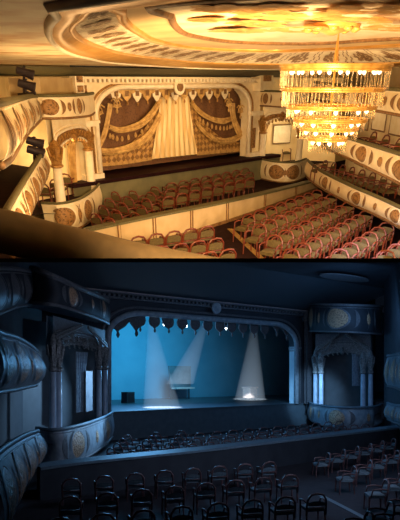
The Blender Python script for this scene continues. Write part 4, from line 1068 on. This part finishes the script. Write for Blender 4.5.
# light beams built as self-glowing haze cones, each with its spotlight
beamm = bpy.data.materials.new('glowing_haze'); beamm.use_nodes = True
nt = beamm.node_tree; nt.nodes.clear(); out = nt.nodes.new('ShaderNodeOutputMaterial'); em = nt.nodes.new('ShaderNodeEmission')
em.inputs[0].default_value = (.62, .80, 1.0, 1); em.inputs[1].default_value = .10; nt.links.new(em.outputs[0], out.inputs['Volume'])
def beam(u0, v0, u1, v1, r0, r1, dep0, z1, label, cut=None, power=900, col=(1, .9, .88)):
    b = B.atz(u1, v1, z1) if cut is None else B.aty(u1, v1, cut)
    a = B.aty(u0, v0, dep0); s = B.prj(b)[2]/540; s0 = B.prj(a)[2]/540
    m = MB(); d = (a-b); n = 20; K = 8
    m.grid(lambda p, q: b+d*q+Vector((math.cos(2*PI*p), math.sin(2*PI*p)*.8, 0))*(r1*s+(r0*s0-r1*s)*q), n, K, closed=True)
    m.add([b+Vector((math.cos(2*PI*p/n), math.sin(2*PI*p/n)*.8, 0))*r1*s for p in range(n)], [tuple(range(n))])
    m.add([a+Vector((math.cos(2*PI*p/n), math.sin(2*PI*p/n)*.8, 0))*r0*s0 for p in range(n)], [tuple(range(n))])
    o = m.build('glowing_beam', beamm, None, B, origin=b, smooth=True); tag(o, label, 'light beam', 'hazy spotlight beams')
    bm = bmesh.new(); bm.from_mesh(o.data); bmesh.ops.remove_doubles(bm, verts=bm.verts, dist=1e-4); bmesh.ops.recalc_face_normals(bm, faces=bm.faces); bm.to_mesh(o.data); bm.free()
    L = bpy.data.lights.new('spot', 'SPOT'); L.energy = power; L.color = col; L.spot_size = 2*math.atan(r1*s*1.05/d.length); L.spot_blend = .35; L.shadow_soft_size = .05
    lo = bpy.data.objects.new('spot_lamp', L); C.objects.link(lo)
    wa = B.M @ a; wb = B.M @ b
    lo.location = wa; lo.rotation_euler = (wb-wa).to_track_quat('-Z', 'Y').to_euler()
beam(151, 320, 162, 407, 3, 20, YSB+1.6, ZSB+.03, 'glowing cone for hazy white spotlight beam, leftmost of three on the blue stage', power=9000)
beam(206, 322, 180, 384, 3, 15, YSB+1.6, ZSB, 'glowing cone for hazy slanted spotlight beam, middle of three on the blue stage', cut=YSB+9.5, power=250)
beam(254, 327, 250, 399, 3, 17, YSB+1.6, ZSB+.03, 'glowing cone for hazy white spotlight beam, rightmost of three on the blue stage', power=9000)

# seats of the blue hall
for j, (a_, b_, n_) in enumerate((((71.6, 479), (270, 462), 8), ((70, 497), (291, 475), 8), ((60, 518.5), (318, 494), 8))):
    chair_line(B, a_, b_, n_, ZFB, -.42, lambda i: f'dark armchair, blue stalls left block, {ORD[j]} row behind barrier, {ORD[i]} from left', 'blue stalls chairs left of the aisle')
for j, (a_, b_, n_) in enumerate((((330, 453), (395, 438.5), 6), ((356, 466), (410, 446.5), 5), ((388, 480), (418, 468), 3), ((372, 512), (412, 494), 3))):
    chair_line(B, a_, b_, n_, ZFB, .95, lambda i: f'dark armchair, blue stalls right block, {ORD[j]} row from barrier, {ORD[i]} from aisle', 'blue stalls chairs right of the aisle')
ZPB = ZFB+.25
for j, (a_, b_, n_) in enumerate((((110, 448.5), (127, 435), 4), ((132, 451), (156, 432.5), 5), ((163, 449), (181, 431), 5))):
    chair_line(B, a_, b_, n_, ZPB, -1.3, lambda i: f'dark armchair, blue pit left group, {ORD[j]} column from box, {ORD[i]} from barrier', 'blue pit chairs left group')
for j, (a_, b_, n_) in enumerate((((192, 444), (372, 427.5), 14), ((196, 438), (366, 424), 13), ((200, 433), (340, 421), 11))):
    chair_line(B, a_, b_, n_, ZPB, -.45, lambda i: f'dark armchair, blue pit right group, {ORD[j]} row from barrier, {ORD[i]} from left', 'blue pit chairs right group')
struct(B, 'floor', MB().grid(lambda a, b: Vector((4+32*a, 15.6+9.3*b, ZFB+.25)), 1, 1), b_floor, 'dark floor of the blue pit', 'pit floor')
p0 = B.atz(318, 494, ZFB); p1 = B.atz(368, 520, ZFB); d = (p1-p0).normalized(); nn = Vector((-d.y, d.x, 0))*.08
tag(MB().prism([p0-nn, p0+nn, p1+nn, p1-nn], (0, 0, .012)).build('aisle_strip', b_rail, None, B, origin=p0), 'pale edging strip on the dark aisle of the blue stalls', 'floor strip')

# ================================================================== light, mostly unseen lamps added as fill
def lamp(hall, kind, loc, energy, col, size=1.0, target=None, spot=None, spread=None):
    L = bpy.data.lights.new(kind.lower(), kind); L.energy = energy; L.color = col
    if kind == 'AREA': L.shape = 'DISK'; L.size = size; L.spread = spread or PI
    else: L.shadow_soft_size = size
    if spot: L.spot_size = spot; L.spot_blend = .8
    o = bpy.data.objects.new(kind.lower()+'_light', L); C.objects.link(o); w = hall.M @ Vector(loc); o.location = w
    if target is not None: o.rotation_euler = ((hall.M @ Vector(target))-w).to_track_quat('-Z', 'Y').to_euler()
    return o
WARM = (1, .625, .275)
lamp(A, 'AREA', (5.0, 3.5, -.7), 640, WARM, 1.6, (16.5, 15, -2.2), spread=1.9)  # pair of unseen fill lamps added near the eye, facing the stage
lamp(A, 'AREA', (13.5, -1.5, -.9), 540, WARM, 1.6, (18, 14, -2.4), spread=1.9)
lamp(A, 'AREA', (13.5, 6.5, .3), 170, WARM, 3.5, (16, 11, -4.6))
lamp(A, 'AREA', (18, 15.5, .2), 170, WARM, 2.5, (19, 19.7, -2.2))
lamp(A, 'POINT', tuple(ct+Vector((0, 0, -.75))), 14, (1, .74, .38), .35)
lamp(A, 'POINT', (11.2, 17.6, -2.2), 70, (1, .66, .28), .15)
lamp(A, 'POINT', (25.4, 17.7, -2.3), 50, (1, .72, .36), .15)
lamp(A, 'AREA', (9, 6, -3.0), 130, WARM, 4, (11, 8, .6))  # unseen uplights added to brighten the ceiling
lamp(A, 'AREA', (6, 9, -2.7), 130, WARM, 2.5, (6, 9, .6))
lamp(A, 'AREA', (15, 12, -3.2), 190, WARM, 4, (14, 11, .6))
lamp(A, 'POINT', (7.2, 10.2, -1.2), 35, WARM, .3)  # unseen lamp added to brighten the upper left balcony front
lamp(A, 'POINT', (3.6, 6.6, -.9), 9, WARM, .2)
lamp(A, 'POINT', (18.5, 7.5, -.9), 60, WARM, .2)
frl = Front([(p.x, p.y, 0, 1) for p in low], CA, 0)
for f_, zz, e in ((.2, -2.45, 14), (.45, -2.3, 14), (.7, -2.3, 14), (.35, -1.0, 16), (.6, -.9, 16)):  # unseen lamps added along the balconies to brighten the right wall
    q = frl.at(frl.L*f_, 0, -.8); lamp(A, 'POINT', (q.x, q.y, zz), e, WARM, .1)
BLUE = (.16, .55, 1.0)
lamp(B, 'AREA', (20, YSB+2.2, ZTB+1.6), 620, (.05, .36, .58), 4, (20, YSB+12, .8), spread=1.9)
lamp(B, 'AREA', (17.5, YSB+4.5, 3.0), 800, (.14, .45, .90), 4, (13, 12, -2.5))
lamp(B, 'AREA', (12, 8, 2.2), 420, (.42, .50, .72), 5, (17, 22, -1.5))  # unseen fill added over the blue stalls
lamp(B, 'AREA', (22, 16, 3.5), 90, (.20, .50, 1.0), 3, (25, 24.5, 0))
lamp(B, 'SPOT', (15.5, 20.5, 0.6), 2600, (.32, .62, 1.0), .3, (9.6, 20.5, -1.2), .75)  # pair of unseen spots added to brighten the blue boxes
lamp(B, 'SPOT', (22, 19, .8), 2200, (.32, .62, 1.0), .3, (25.6, 22.6, -.8), .6)

w = bpy.data.worlds.new('dim_night'); bpy.context.scene.world = w; w.use_nodes = True
w.node_tree.nodes['Background'].inputs[0].default_value = (.10, .16, .30, 1); w.node_tree.nodes['Background'].inputs[1].default_value = .02

# ------------------------------------------------------------------ camera: level, with vertical lens shift
cam = bpy.data.cameras.new('camera'); co_ = bpy.data.objects.new('camera', cam); C.objects.link(co_)
cam.sensor_fit = 'VERTICAL'; cam.sensor_height = 36.0; cam.lens = F/520.0*36.0
cam.shift_y = (CY-260.0)/520.0; cam.clip_start = .05; cam.clip_end = 300
co_.location = (0, 0, 0); co_.rotation_euler = (PI/2, 0, 0)
sc_ = bpy.context.scene; sc_.camera = co_
sc_.view_settings.view_transform = 'Standard'; sc_.view_settings.look = 'None'; sc_.view_settings.exposure = 0.0
